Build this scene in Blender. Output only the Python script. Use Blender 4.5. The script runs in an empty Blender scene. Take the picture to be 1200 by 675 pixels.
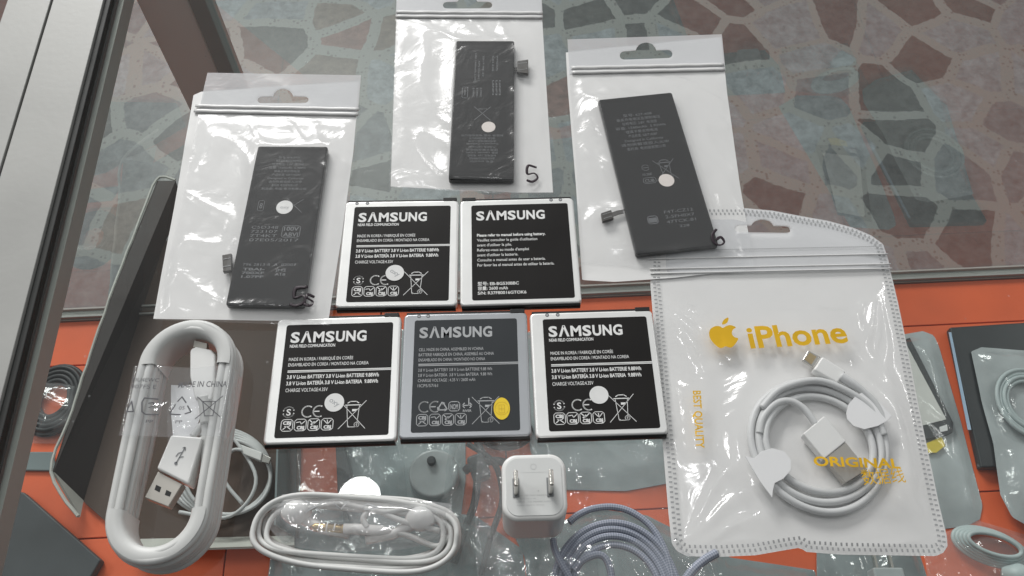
import bpy, bmesh, math, random
from math import sin, cos, pi, radians as R
from mathutils import Vector, Matrix, noise
random.seed(7)
SC = bpy.context.scene
COL = SC.collection

# ------------------------------------------------------------------ camera
F, CX, CY, T, H = 981.7, 600.0, 337.5, R(59.9), 0.3321
cam_d = bpy.data.cameras.new('camera')
cam = bpy.data.objects.new('camera', cam_d)
COL.objects.link(cam)
cam.location = (0, 0, H)
cam.rotation_euler = (pi / 2 - T, 0, 0)
cam_d.sensor_width = 36
cam_d.lens = F / 1200 * 36
cam_d.clip_start = 0.01
cam_d.clip_end = 100
SC.camera = cam
cam_d.dof.use_dof = False


def P(px, py, z=0.0):
    """the point at height z that the photograph shows at pixel (px, py)"""
    u = (px - CX) / F
    v = (CY - py) / F
    d = Vector((u, v * sin(T) + cos(T), v * cos(T) - sin(T)))
    s = (z - H) / d.z
    return Vector((d.x * s, d.y * s, z))


SH = -0.42      # shelf height below the glass top
FL = -1.05      # floor height


# ------------------------------------------------------------------ materials
MATS = {}


def nodes(name):
    m = bpy.data.materials.new(name)
    m.use_nodes = True
    nt = m.node_tree
    b = nt.nodes.get('Principled BSDF')
    MATS[name] = m
    return m, nt, b


def N(nt, typ, **kw):
    n = nt.nodes.new(typ)
    for k, v in kw.items():
        setattr(n, k, v)
    return n


def pbr(name, col, rough=0.5, metal=0.0, var=0.06, scale=60, bump=0.0, bscale=400, coat=0.0, spec=0.5, sss=0.0, alpha=1.0):
    m, nt, b = nodes(name)
    tc = N(nt, 'ShaderNodeTexCoord')
    no = N(nt, 'ShaderNodeTexNoise')
    no.inputs['Scale'].default_value = scale
    no.inputs['Detail'].default_value = 6
    nt.links.new(tc.outputs['Object'], no.inputs['Vector'])
    rp = N(nt, 'ShaderNodeValToRGB')
    c0 = [max(0, c * (1 - var)) for c in col]
    c1 = [min(1, c * (1 + var)) for c in col]
    rp.color_ramp.elements[0].position = 0.3
    rp.color_ramp.elements[1].position = 0.7
    rp.color_ramp.elements[0].color = (*c0, 1)
    rp.color_ramp.elements[1].color = (*c1, 1)
    nt.links.new(no.outputs['Fac'], rp.inputs['Fac'])
    nt.links.new(rp.outputs['Color'], b.inputs['Base Color'])
    rr = N(nt, 'ShaderNodeMapRange')
    rr.inputs['To Min'].default_value = max(0.02, rough * 0.85)
    rr.inputs['To Max'].default_value = min(1, rough * 1.15)
    nt.links.new(no.outputs['Fac'], rr.inputs['Value'])
    nt.links.new(rr.outputs['Result'], b.inputs['Roughness'])
    b.inputs['Metallic'].default_value = metal
    b.inputs['Specular IOR Level'].default_value = spec
    b.inputs['Coat Weight'].default_value = coat
    b.inputs['Coat Roughness'].default_value = 0.08
    if sss:
        b.inputs['Subsurface Weight'].default_value = sss
        b.inputs['Subsurface Radius'].default_value = (0.002, 0.002, 0.002)
    if bump:
        n2 = N(nt, 'ShaderNodeTexNoise')
        n2.inputs['Scale'].default_value = bscale
        n2.inputs['Detail'].default_value = 4
        nt.links.new(tc.outputs['Object'], n2.inputs['Vector'])
        bp = N(nt, 'ShaderNodeBump')
        bp.inputs['Strength'].default_value = bump
        bp.inputs['Distance'].default_value = 0.0005
        nt.links.new(n2.outputs['Fac'], bp.inputs['Height'])
        nt.links.new(bp.outputs['Normal'], b.inputs['Normal'])
    return m


def film(name, haze=0.08, tint=(1, 1, 1), rough=0.07, bump=0.3, bscale=60, hcol=(0.85, 0.86, 0.88), fmax=0.5, gstr=1.0, fmin=0.07):
    """thin clear plastic: see-through, milky by `haze`, with a Fresnel gloss"""
    m, nt, b = nodes(name)
    nt.nodes.remove(b)
    out = nt.nodes.get('Material Output')
    tc = N(nt, 'ShaderNodeTexCoord')
    n1 = N(nt, 'ShaderNodeTexNoise')
    n1.inputs['Scale'].default_value = bscale
    n1.inputs['Detail'].default_value = 3
    n1.inputs['Distortion'].default_value = 1.2
    nt.links.new(tc.outputs['Object'], n1.inputs['Vector'])
    bp = N(nt, 'ShaderNodeBump')
    bp.inputs['Strength'].default_value = bump
    bp.inputs['Distance'].default_value = 0.002
    nt.links.new(n1.outputs['Fac'], bp.inputs['Height'])
    tr = N(nt, 'ShaderNodeBsdfTransparent')
    tr.inputs['Color'].default_value = (*tint, 1)
    df = N(nt, 'ShaderNodeBsdfDiffuse')
    df.inputs['Color'].default_value = (*hcol, 1)
    tl = N(nt, 'ShaderNodeBsdfTranslucent')
    tl.inputs['Color'].default_value = (*hcol, 1)
    mx0 = N(nt, 'ShaderNodeMixShader')
    mx0.inputs[0].default_value = 0.35
    nt.links.new(df.outputs[0], mx0.inputs[1])
    nt.links.new(tl.outputs[0], mx0.inputs[2])
    mx1 = N(nt, 'ShaderNodeMixShader')
    mx1.inputs[0].default_value = haze
    nt.links.new(tr.outputs[0], mx1.inputs[1])
    nt.links.new(mx0.outputs[0], mx1.inputs[2])
    gl = N(nt, 'ShaderNodeBsdfGlossy')
    gl.inputs['Roughness'].default_value = rough
    gl.inputs['Color'].default_value = (gstr, gstr, gstr, 1)
    nt.links.new(bp.outputs['Normal'], gl.inputs['Normal'])
    lw = N(nt, 'ShaderNodeLayerWeight')
    lw.inputs['Blend'].default_value = 0.5
    nt.links.new(bp.outputs['Normal'], lw.inputs['Normal'])
    pw = N(nt, 'ShaderNodeMath', operation='POWER')
    nt.links.new(lw.outputs['Facing'], pw.inputs[0])
    pw.inputs[1].default_value = 4
    mr = N(nt, 'ShaderNodeMapRange')
    mr.inputs['To Min'].default_value = fmin
    mr.inputs['To Max'].default_value = fmax
    nt.links.new(pw.outputs[0], mr.inputs['Value'])
    mx2 = N(nt, 'ShaderNodeMixShader')
    nt.links.new(mr.outputs['Result'], mx2.inputs[0])
    nt.links.new(mx1.outputs[0], mx2.inputs[1])
    nt.links.new(gl.outputs[0], mx2.inputs[2])
    nt.links.new(mx2.outputs[0], out.inputs['Surface'])
    return m


def glass(name, f0=0.07, tint=(0.93, 0.97, 0.95), smear=0.012):
    """a flat pane: transparent, with a Schlick mirror term on its outer faces and a faint dusty smear"""
    m, nt, b = nodes(name)
    nt.nodes.remove(b)
    out = nt.nodes.get('Material Output')
    tr = N(nt, 'ShaderNodeBsdfTransparent')
    tr.inputs['Color'].default_value = (*tint, 1)
    df = N(nt, 'ShaderNodeBsdfDiffuse')
    df.inputs['Color'].default_value = (0.7, 0.72, 0.72, 1)
    tc = N(nt, 'ShaderNodeTexCoord')
    no = N(nt, 'ShaderNodeTexNoise')
    no.inputs['Scale'].default_value = 7
    no.inputs['Detail'].default_value = 8
    no.inputs['Distortion'].default_value = 2
    nt.links.new(tc.outputs['Object'], no.inputs['Vector'])
    ms = N(nt, 'ShaderNodeMapRange')
    ms.inputs['From Min'].default_value = 0.35
    ms.inputs['From Max'].default_value = 0.75
    ms.inputs['To Min'].default_value = smear * 0.5
    ms.inputs['To Max'].default_value = smear * 2.4
    nt.links.new(no.outputs['Fac'], ms.inputs['Value'])
    vd = N(nt, 'ShaderNodeTexVoronoi', feature='F1')
    vd.inputs['Scale'].default_value = 150
    nt.links.new(tc.outputs['Object'], vd.inputs['Vector'])
    vsx = N(nt, 'ShaderNodeSeparateColor')
    nt.links.new(vd.outputs['Color'], vsx.inputs[0])
    sz = N(nt, 'ShaderNodeMapRange')
    sz.inputs['From Min'].default_value = .75
    sz.inputs['To Max'].default_value = .10
    nt.links.new(vsx.outputs[0], sz.inputs['Value'])
    lt = N(nt, 'ShaderNodeMath', operation='LESS_THAN')
    nt.links.new(vd.outputs['Distance'], lt.inputs[0])
    nt.links.new(sz.outputs['Result'], lt.inputs[1])
    da = N(nt, 'ShaderNodeMath', operation='MULTIPLY_ADD')
    nt.links.new(lt.outputs[0], da.inputs[0])
    da.inputs[1].default_value = .12
    nt.links.new(ms.outputs['Result'], da.inputs[2])
    m1 = N(nt, 'ShaderNodeMixShader')
    nt.links.new(da.outputs[0], m1.inputs[0])
    nt.links.new(tr.outputs[0], m1.inputs[1])
    nt.links.new(df.outputs[0], m1.inputs[2])
    gl = N(nt, 'ShaderNodeBsdfGlossy')
    gl.inputs['Roughness'].default_value = 0.015
    lw = N(nt, 'ShaderNodeLayerWeight')
    lw.inputs['Blend'].default_value = 0.5
    pw = N(nt, 'ShaderNodeMath', operation='POWER')
    nt.links.new(lw.outputs['Facing'], pw.inputs[0])
    pw.inputs[1].default_value = 5
    mr = N(nt, 'ShaderNodeMapRange')
    mr.inputs['To Min'].default_value = f0
    mr.inputs['To Max'].default_value = 1
    nt.links.new(pw.outputs[0], mr.inputs['Value'])
    ge = N(nt, 'ShaderNodeNewGeometry')
    iv = N(nt, 'ShaderNodeMath', operation='SUBTRACT')
    iv.inputs[0].default_value = 1
    nt.links.new(ge.outputs['Backfacing'], iv.inputs[1])
    mu = N(nt, 'ShaderNodeMath', operation='MULTIPLY')
    nt.links.new(mr.outputs['Result'], mu.inputs[0])
    nt.links.new(iv.outputs[0], mu.inputs[1])
    m2 = N(nt, 'ShaderNodeMixShader')
    nt.links.new(mu.outputs[0], m2.inputs[0])
    nt.links.new(m1.outputs[0], m2.inputs[1])
    nt.links.new(gl.outputs[0], m2.inputs[2])
    nt.links.new(m2.outputs[0], out.inputs['Surface'])
    return m


def floor_mat():
    """crazy paving: irregular flat stones in pale speckled mortar"""
    m, nt, b = nodes('paving')
    L = nt.links.new
    tc = N(nt, 'ShaderNodeTexCoord')
    n0 = N(nt, 'ShaderNodeTexNoise')
    n0.inputs['Scale'].default_value = 5
    n0.inputs['Detail'].default_value = 1
    L(tc.outputs['Object'], n0.inputs['Vector'])
    sc = N(nt, 'ShaderNodeVectorMath', operation='SCALE')
    sub = N(nt, 'ShaderNodeVectorMath', operation='SUBTRACT')
    sub.inputs[1].default_value = (0.5, 0.5, 0.5)
    L(n0.outputs['Color'], sub.inputs[0])
    L(sub.outputs[0], sc.inputs[0])
    sc.inputs['Scale'].default_value = 0.05
    ad = N(nt, 'ShaderNodeVectorMath', operation='ADD')
    L(tc.outputs['Object'], ad.inputs[0])
    L(sc.outputs[0], ad.inputs[1])
    vs = 8.0
    ve = N(nt, 'ShaderNodeTexVoronoi', feature='DISTANCE_TO_EDGE', voronoi_dimensions='2D')
    ve.inputs['Scale'].default_value = vs
    vc = N(nt, 'ShaderNodeTexVoronoi', feature='F1', voronoi_dimensions='2D')
    vc.inputs['Scale'].default_value = vs
    L(ad.outputs[0], ve.inputs['Vector'])
    L(ad.outputs[0], vc.inputs['Vector'])
    sep = N(nt, 'ShaderNodeSeparateColor')
    L(vc.outputs['Color'], sep.inputs[0])
    # joint width differs from stone to stone
    wv = N(nt, 'ShaderNodeMapRange')
    wv.inputs['To Min'].default_value = 0.025
    wv.inputs['To Max'].default_value = 0.085
    L(sep.outputs[1], wv.inputs['Value'])
    wn = N(nt, 'ShaderNodeTexNoise')
    wn.inputs['Scale'].default_value = 60
    L(tc.outputs['Object'], wn.inputs['Vector'])
    wm = N(nt, 'ShaderNodeMath', operation='MULTIPLY_ADD')
    L(wn.outputs['Fac'], wm.inputs[0])
    wm.inputs[1].default_value = 0.07
    L(wv.outputs['Result'], wm.inputs[2])
    df = N(nt, 'ShaderNodeMath', operation='SUBTRACT')
    L(ve.outputs['Distance'], df.inputs[0])
    L(wm.outputs[0], df.inputs[1])
    st = N(nt, 'ShaderNodeMapRange')
    st.inputs['From Min'].default_value = -0.004
    st.inputs['From Max'].default_value = 0.012
    L(df.outputs[0], st.inputs['Value'])
    rp = N(nt, 'ShaderNodeValToRGB')
    rp.color_ramp.interpolation = 'CONSTANT'
    cols = [(0, (.165, .185, .195)), (.14, (.065, .067, .067)), (.28, (.18, .20, .21)), (.42, (.115, .125, .13)), (.54, (.06, .062, .06)),
            (.64, (.155, .17, .18)), (.74, (.125, .105, .09)), (.81, (.19, .21, .22)), (.90, (.105, .11, .115)), (.965, (.14, .085, .075))]
    e = rp.color_ramp.elements
    e[0].position, e[0].color = 0, (*cols[0][1], 1)
    e[1].position, e[1].color = cols[1][0], (*cols[1][1], 1)
    for p_, c_ in cols[2:]:
        q = e.new(p_)
        q.color = (*c_, 1)
    L(sep.outputs[0], rp.inputs['Fac'])
    mo = N(nt, 'ShaderNodeTexNoise')
    mo.inputs['Scale'].default_value = 48
    mo.inputs['Detail'].default_value = 9
    mo.inputs['Roughness'].default_value = 0.65
    mo.inputs['Distortion'].default_value = .25
    L(tc.outputs['Object'], mo.inputs['Vector'])
    mm = N(nt, 'ShaderNodeMapRange')
    mm.inputs['From Min'].default_value = 0.3
    mm.inputs['From Max'].default_value = 0.7
    mm.inputs['To Min'].default_value = 0.62
    mm.inputs['To Max'].default_value = 1.38
    L(mo.outputs['Fac'], mm.inputs['Value'])
    ml = N(nt, 'ShaderNodeVectorMath', operation='SCALE')
    L(rp.outputs['Color'], ml.inputs[0])
    L(mm.outputs['Result'], ml.inputs['Scale'])
    # mortar with dark grit
    sp = N(nt, 'ShaderNodeTexVoronoi', feature='F1', voronoi_dimensions='2D')
    sp.inputs['Scale'].default_value = 110
    L(tc.outputs['Object'], sp.inputs['Vector'])
    ss = N(nt, 'ShaderNodeSeparateColor')
    L(sp.outputs['Color'], ss.inputs[0])
    th = N(nt, 'ShaderNodeMapRange')
    th.inputs['From Min'].default_value = 0.66
    th.inputs['From Max'].default_value = 1.0
    th.inputs['To Min'].default_value = 0.0
    th.inputs['To Max'].default_value = 0.40
    L(ss.outputs[0], th.inputs['Value'])
    lt = N(nt, 'ShaderNodeMath', operation='LESS_THAN')
    L(sp.outputs['Distance'], lt.inputs[0])
    L(th.outputs['Result'], lt.inputs[1])
    gm = N(nt, 'ShaderNodeMix', data_type='RGBA')
    gm.inputs['A'].default_value = (.195, .203, .193, 1)
    gm.inputs['B'].default_value = (.12, .12, .115, 1)
    L(lt.outputs[0], gm.inputs['Factor'])
    fm = N(nt, 'ShaderNodeMix', data_type='RGBA')
    L(st.outputs['Result'], fm.inputs['Factor'])
    L(gm.outputs['Result'], fm.inputs['A'])
    L(ml.outputs[0], fm.inputs['B'])
    L(fm.outputs['Result'], b.inputs['Base Color'])
    b.inputs['Roughness'].default_value = 0.42
    return m


pbr('silver', (.86, .86, .845), .36, .4, .02, 80, .05, 900)
pbr('grey_silver', (.42, .435, .455), .36, .5, .02, 80, .05, 900)
pbr('black_plastic', (.012, .012, .012), .35, 0, .1)
pbr('label_black', (.012, .0105, .010), .38, 0, .10, 40, .06, 1500, spec=.22)
pbr('label_grey', (.035, .039, .043), .42, 0, .06, 40, .06, 1500, spec=.25)
pbr('cell_wrap', (.010, .0095, .0095), .25, 0, .15, 30, .04, 120, spec=.35)
pbr('ink_white', (.80, .80, .79), .5)
pbr('ink_silver', (.42, .43, .44), .45)
pbr('ink_dim', (.22, .23, .24), .5)
pbr('ink_etch', (.13, .137, .145), .5)
pbr('ink_grey', (.10, .10, .11), .5)
pbr('marker', (.018, .006, .014), .4)
pbr('gold', (.80, .47, .015), .42, .3, .10, 90, .05, 300)
pbr('sticker_white', (.78, .78, .77), .5, 0, .04, 200)
pbr('sticker_pink', (.76, .70, .66), .5, 0, .03, 200)
pbr('sticker_yellow', (.85, .60, .02), .45, 0, .05, 300)
pbr('steel', (.62, .60, .56), .22, 1, .05)
pbr('shell_metal', (.44, .42, .385), .45, .75, .06)
pbr('brass', (.60, .45, .22), .25, 1, .05)
pbr('aluminium', (.37, .37, .355), .5, .12, .10, 14, .12, 300)
pbr('aluminium_dim', (.40, .40, .375), .45, .5, .06, 20, .1, 300)
pbr('channel_grey', (.26, .31, .30), .6, 0, spec=.2)
pbr('rail_black', (.018, .019, .018), .65)
pbr('post_beige', (.74, .82, .80), .7, 0, .05, 12, spec=.2)
pbr('white_plastic', (.80, .80, .785), .32, 0, .015, 60, 0, 400, .15, sss=.15)
pbr('white_plate', (.69, .70, .69), .35, 0, .02, 60)
pbr('cable_white', (.64, .645, .63), .42, 0, .02, 60, sss=.1)
pbr('cable_grey', (.62, .63, .63), .42, 0, .03, 60)
pbr('card_white', (.84, .84, .845), .5, 0, .01, 60)
pbr('zip_white', (.76, .757, .75), .28, 0, .02, 50, sss=.1)
pbr('pouch_white', (.79, .785, .775), .33, 0, .02, 45, .25, 60)
pbr('orange_board', (.80, .13, .035), .55, 0, .22, 6, .1, 200)
pbr('board_under', (.03, .012, .008), .8)
pbr('tray_brown', (.017, .009, .007), .6, 0, .15, 25, .2, 120)
pbr('tray_floor', (.085, .054, .040), .65, 0, .10, 14, .2, 120)
pbr('tray_rim', (.50, .50, .46), .65, 0, .08, 70, .4, 200)
pbr('slab_dark', (.045, .052, .056), .5, 0, .25, 22, .2, 150)
pbr('grey_board', (.19, .235, .24), .5, 0, .12, 18, .2, 150)
pbr('phone_black', (.028, .032, .035), .3, 0, .1)
pbr('highlight_blue', (.42, .56, .72), .25, .3)  # colour of the painted highlight on the phone box
pbr('digit_white', (.70, .70, .66), .3)
pbr('tape_yellow', (.75, .58, .04), .5)
pbr('cord_black', (.02, .022, .024), .5)
pbr('cord_aqua', (.46, .53, .53), .45)
pbr('bag_grey', (.20, .235, .24), .32, 0, .45, 16, .8, 45)
pbr('bag_pale', (.40, .435, .44), .32, 0, .30, 16, .8, 45)
pbr('flex_grey', (.10, .095, .09), .4, .2)
glass('pane', .045, (.965, .982, .975), .005)
glass('pane_rear', .135, (.97, .985, .98), .006)
pbr('glass_edge', (.05, .10, .085), .15)
film('film_pouch', .055, (1, 1, 1), .20, .38, 60, fmin=.045)
film('film_clear', .04, (1, 1, 1), .12, .35, 60, fmax=.5, fmin=.05)
film('film_sleeve', .24, (1, 1, 1), .09, .5, 90, fmax=.6, fmin=.09)
film('film_wrap', .10, (.98, .985, .99), .06, .25, 60, fmax=.4)
film('film_bag', .07, (.97, .975, .98), .07, .6, 85, fmax=.6, fmin=.05)
film('film_shelf', .16, (.94, .97, .97), .10, .8, 50)
film('film_header', .72, (1, 1, 1), .16, .12, 60)


def braid_mat():
    m, nt, b = nodes('braid')
    L = nt.links.new
    uv = N(nt, 'ShaderNodeUVMap')
    mp = N(nt, 'ShaderNodeMapping')
    mp.inputs['Rotation'].default_value = (0, 0, R(45))
    L(uv.outputs[0], mp.inputs['Vector'])
    ch = N(nt, 'ShaderNodeTexChecker')
    ch.inputs['Scale'].default_value = 1.0
    L(mp.outputs[0], ch.inputs['Vector'])
    mx = N(nt, 'ShaderNodeMix', data_type='RGBA')
    mx.inputs['A'].default_value = (.20, .225, .29, 1)
    mx.inputs['B'].default_value = (.40, .43, .50, 1)
    L(ch.outputs['Fac'], mx.inputs['Factor'])
    L(mx.outputs['Result'], b.inputs['Base Color'])
    bp = N(nt, 'ShaderNodeBump')
    bp.inputs['Strength'].default_value = .5
    bp.inputs['Distance'].default_value = .0004
    L(ch.outputs['Fac'], bp.inputs['Height'])
    L(bp.outputs['Normal'], b.inputs['Normal'])
    b.inputs['Roughness'].default_value = .6
    return m


braid_mat()
floor_mat()


# ------------------------------------------------------------------ object helpers
def link(o, parent=None):
    COL.objects.link(o)
    if parent is not None:
        o.parent = parent
    return o


def thing(name, label, cat, loc=(0, 0, 0), rz=0.0, group=None):
    o = bpy.data.objects.new(name, None)
    o.empty_display_size = 0.01
    link(o)
    o.location = loc
    o.rotation_euler = (0, 0, rz)
    o['label'] = label
    o['category'] = cat
    if group:
        o['group'] = group
    return o


class MB:
    def __init__(s):
        s.v, s.f, s.uv = [], [], None

    def add(s, verts, faces):
        n = len(s.v)
        s.v += [tuple(p) for p in verts]
        s.f += [tuple(i + n for i in f) for f in faces]
        return s

    def prism(s, outline, z0, z1):
        n = len(outline)
        vs = [(p[0], p[1], z0) for p in outline] + [(p[0], p[1], z1) for p in outline]
        fs = [tuple(range(n))[::-1], tuple(range(n, 2 * n))]
        fs += [(i, (i + 1) % n, (i + 1) % n + n, i + n) for i in range(n)]
        return s.add(vs, fs)

    def box(s, x0, x1, y0, y1, z0, z1):
        return s.prism([(x0, y0), (x1, y0), (x1, y1), (x0, y1)], z0, z1)

    def poly(s, pts):
        return s.add(pts, [tuple(range(len(pts)))])

    def tube(s, pts, r, n=10, closed=False, caps=True, uvs=None, flat=1.0):
        pts = [Vector(p) for p in pts]
        m = len(pts)
        rr = r if callable(r) else (lambda t: r)
        up = Vector((0, 0, 1))
        rings, lens, acc = [], [], 0
        for i, p in enumerate(pts):
            a = pts[(i - 1) % m] if (closed or i) else p
            b = pts[(i + 1) % m] if (closed or i < m - 1) else p
            t = (b - a)
            t = t.normalized() if t.length else Vector((1, 0, 0))
            side = t.cross(up)
            if side.length < 1e-4:
                side = t.cross(Vector((0, 1, 0)))
            side.normalize()
            u2 = side.cross(t).normalized()
            if i:
                acc += (p - pts[i - 1]).length
            lens.append(acc)
            q = rr(i / max(1, m - 1))
            rings.append([p + side * cos(2 * pi * k / n) * q + u2 * sin(2 * pi * k / n) * q * flat for k in range(n)])
        base = len(s.v)
        for rg in rings:
            s.v += [tuple(x) for x in rg]
        mm = m if closed else m - 1
        for i in range(mm):
            for k in range(n):
                a, b = base + i * n + k, base + i * n + (k + 1) % n
                j = (i + 1) % m
                c, d = base + j * n + (k + 1) % n, base + j * n + k
                s.f.append((a, b, c, d))
                if uvs is not None:
                    l0, l1 = lens[i], lens[i + 1] if i + 1 < m else lens[i] + .001
                    uvs.append([(k / n, l0), ((k + 1) / n, l0), ((k + 1) / n, l1), (k / n, l1)])
        if caps and not closed:
            s.f.append(tuple(base + k for k in range(n))[::-1])
            s.f.append(tuple(base + (m - 1) * n + k for k in range(n)))
            if uvs is not None:
                uvs.append([(0, 0)] * n)
                uvs.append([(0, 0)] * n)
        return s

    def build(s, name, mat, parent=None, smooth=False, bevel=0, seg=2, solid=0, uvs=None, usc=(1, 1)):
        me = bpy.data.meshes.new(name)
        me.from_pydata(s.v, [], s.f)
        if uvs is not None:
            lay = me.uv_layers.new(name='UVMap')
            i = 0
            for fuv in uvs:
                for (a, b) in fuv:
                    lay.data[i].uv = (a * usc[0], b * usc[1])
                    i += 1
        else:
            bm = bmesh.new()
            bm.from_mesh(me)
            bmesh.ops.recalc_face_normals(bm, faces=bm.faces)
            bm.to_mesh(me)
            bm.free()
        if smooth:
            for p in me.polygons:
                p.use_smooth = True
        me.materials.append(MATS[mat])
        o = bpy.data.objects.new(name, me)
        link(o, parent)
        if solid:
            md = o.modifiers.new('solid', 'SOLIDIFY')
            md.thickness = solid
            md.offset = 0
        if bevel:
            md = o.modifiers.new('bevel', 'BEVEL')
            md.width = bevel
            md.segments = seg
            md.limit_method = 'ANGLE'
            md.angle_limit = R(40)
            for p in me.polygons:
                p.use_smooth = True
            md.harden_normals = True
        return o


def tagm(o, label, cat, group=None):
    o['label'] = label
    o['category'] = cat
    if group:
        o['group'] = group
    return o


def rrect(w, h, r, n=6, cx=0, cy=0):
    pts = []
    for (sx, sy, a0) in ((1, 1, 0), (-1, 1, 90), (-1, -1, 180), (1, -1, 270)):
        for k in range(n + 1):
            a = R(a0 + 90 * k / n)
            pts.append((cx + sx * (w / 2 - r) + r * cos(a), cy + sy * (h / 2 - r) + r * sin(a)))
    return pts


def circ(cx, cy, rx, ry=None, n=28):
    ry = ry or rx
    return [(cx + rx * cos(2 * pi * k / n), cy + ry * sin(2 * pi * k / n)) for k in range(n)]


def spline(pts, n=8, closed=False):
    """Catmull-Rom through the points"""
    pts = [Vector(p) for p in pts]
    m = len(pts)
    out = []
    for i in range(m if closed else m - 1):
        g = (lambda k: pts[k % m]) if closed else (lambda k: pts[max(0, min(m - 1, k))])
        p0, p1, p2, p3 = g(i - 1), g(i), g(i + 1), g(i + 2)
        for k in range(n):
            t = k / n
            out.append(.5 * ((2 * p1) + (p2 - p0) * t + (2 * p0 - 5 * p1 + 4 * p2 - p3) * t * t + (3 * p1 - p0 - 3 * p2 + p3) * t ** 3))
    if not closed:
        out.append(pts[-1])
    return out


def inside(p, poly):
    x, y = p[0], p[1]
    c = False
    j = len(poly) - 1
    for i in range(len(poly)):
        xi, yi = poly[i][0], poly[i][1]
        xj, yj = poly[j][0], poly[j][1]
        if (yi > y) != (yj > y) and x < (xj - xi) * (y - yi) / (yj - yi) + xi:
            c = not c
        j = i
    return c


def nearest(p, poly):
    best, bd = None, 1e9
    for i in range(len(poly)):
        ax, ay = poly[i][0], poly[i][1]
        bx, by = poly[(i + 1) % len(poly)][0], poly[(i + 1) % len(poly)][1]
        dx, dy = bx - ax, by - ay
        l = dx * dx + dy * dy
        t = 0 if l == 0 else max(0, min(1, ((p[0] - ax) * dx + (p[1] - ay) * dy) / l))
        qx, qy = ax + dx * t, ay + dy * t
        d = (qx - p[0]) ** 2 + (qy - p[1]) ** 2
        if d < bd:
            bd, best = d, (qx, qy)
    return best, math.sqrt(bd)


def sheet(outline, zf, res=0.001, holes=()):
    """a gridded sheet cut to an outline (and holes), each vertex at height zf(x, y)"""
    xs = [p[0] for p in outline]
    ys = [p[1] for p in outline]
    x0, y0 = min(xs), min(ys)
    nx = int((max(xs) - x0) / res) + 2
    ny = int((max(ys) - y0) / res) + 2
    idx = {}
    faces = []
    for j in range(ny):
        for i in range(nx):
            c = (x0 + (i + .5) * res, y0 + (j + .5) * res)
            if inside(c, outline) and not any(inside(c, h) for h in holes):
                f = []
                for (a, b) in ((i, j), (i + 1, j), (i + 1, j + 1), (i, j + 1)):
                    f.append(idx.setdefault((a, b), len(idx)))
                faces.append(f)
    cnt = {}
    for f in faces:
        for k in range(4):
            e = tuple(sorted((f[k], f[(k + 1) % 4])))
            cnt[e] = cnt.get(e, 0) + 1
    bnd = set()
    for e, n in cnt.items():
        if n == 1:
            bnd.update(e)
    verts = [None] * len(idx)
    for (a, b), k in idx.items():
        p = (x0 + a * res, y0 + b * res)
        if k in bnd:
            best, bd = nearest(p, outline)
            for h in holes:
                q, d = nearest(p, h)
                if d < bd:
                    best, bd = q, d
            p = best
        verts[k] = (p[0], p[1], zf(p[0], p[1]))
    m = MB()
    m.add(verts, faces)
    return m


# ---- lettering: flat outlines from Blender's own built-in font
_tc = {}


def glyphs(s, bold=0.0, shear=0.0):
    key = (s, bold, shear)
    if key in _tc:
        return _tc[key]
    cu = bpy.data.curves.new('lettering', 'FONT')
    cu.body = s
    cu.size = 1
    cu.offset = bold
    cu.shear = shear
    cu.resolution_u = 3
    ob = bpy.data.objects.new('lettering', cu)
    COL.objects.link(ob)
    bpy.context.view_layer.update()
    dg = bpy.context.evaluated_depsgraph_get()
    ev = ob.evaluated_get(dg)
    me = ev.to_mesh()
    v = [(p.co.x, p.co.y) for p in me.vertices]
    f = [tuple(p.vertices) for p in me.polygons]
    ev.to_mesh_clear()
    bpy.data.objects.remove(ob)
    bpy.data.curves.remove(cu)
    _tc[key] = (v, f)
    return v, f


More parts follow.
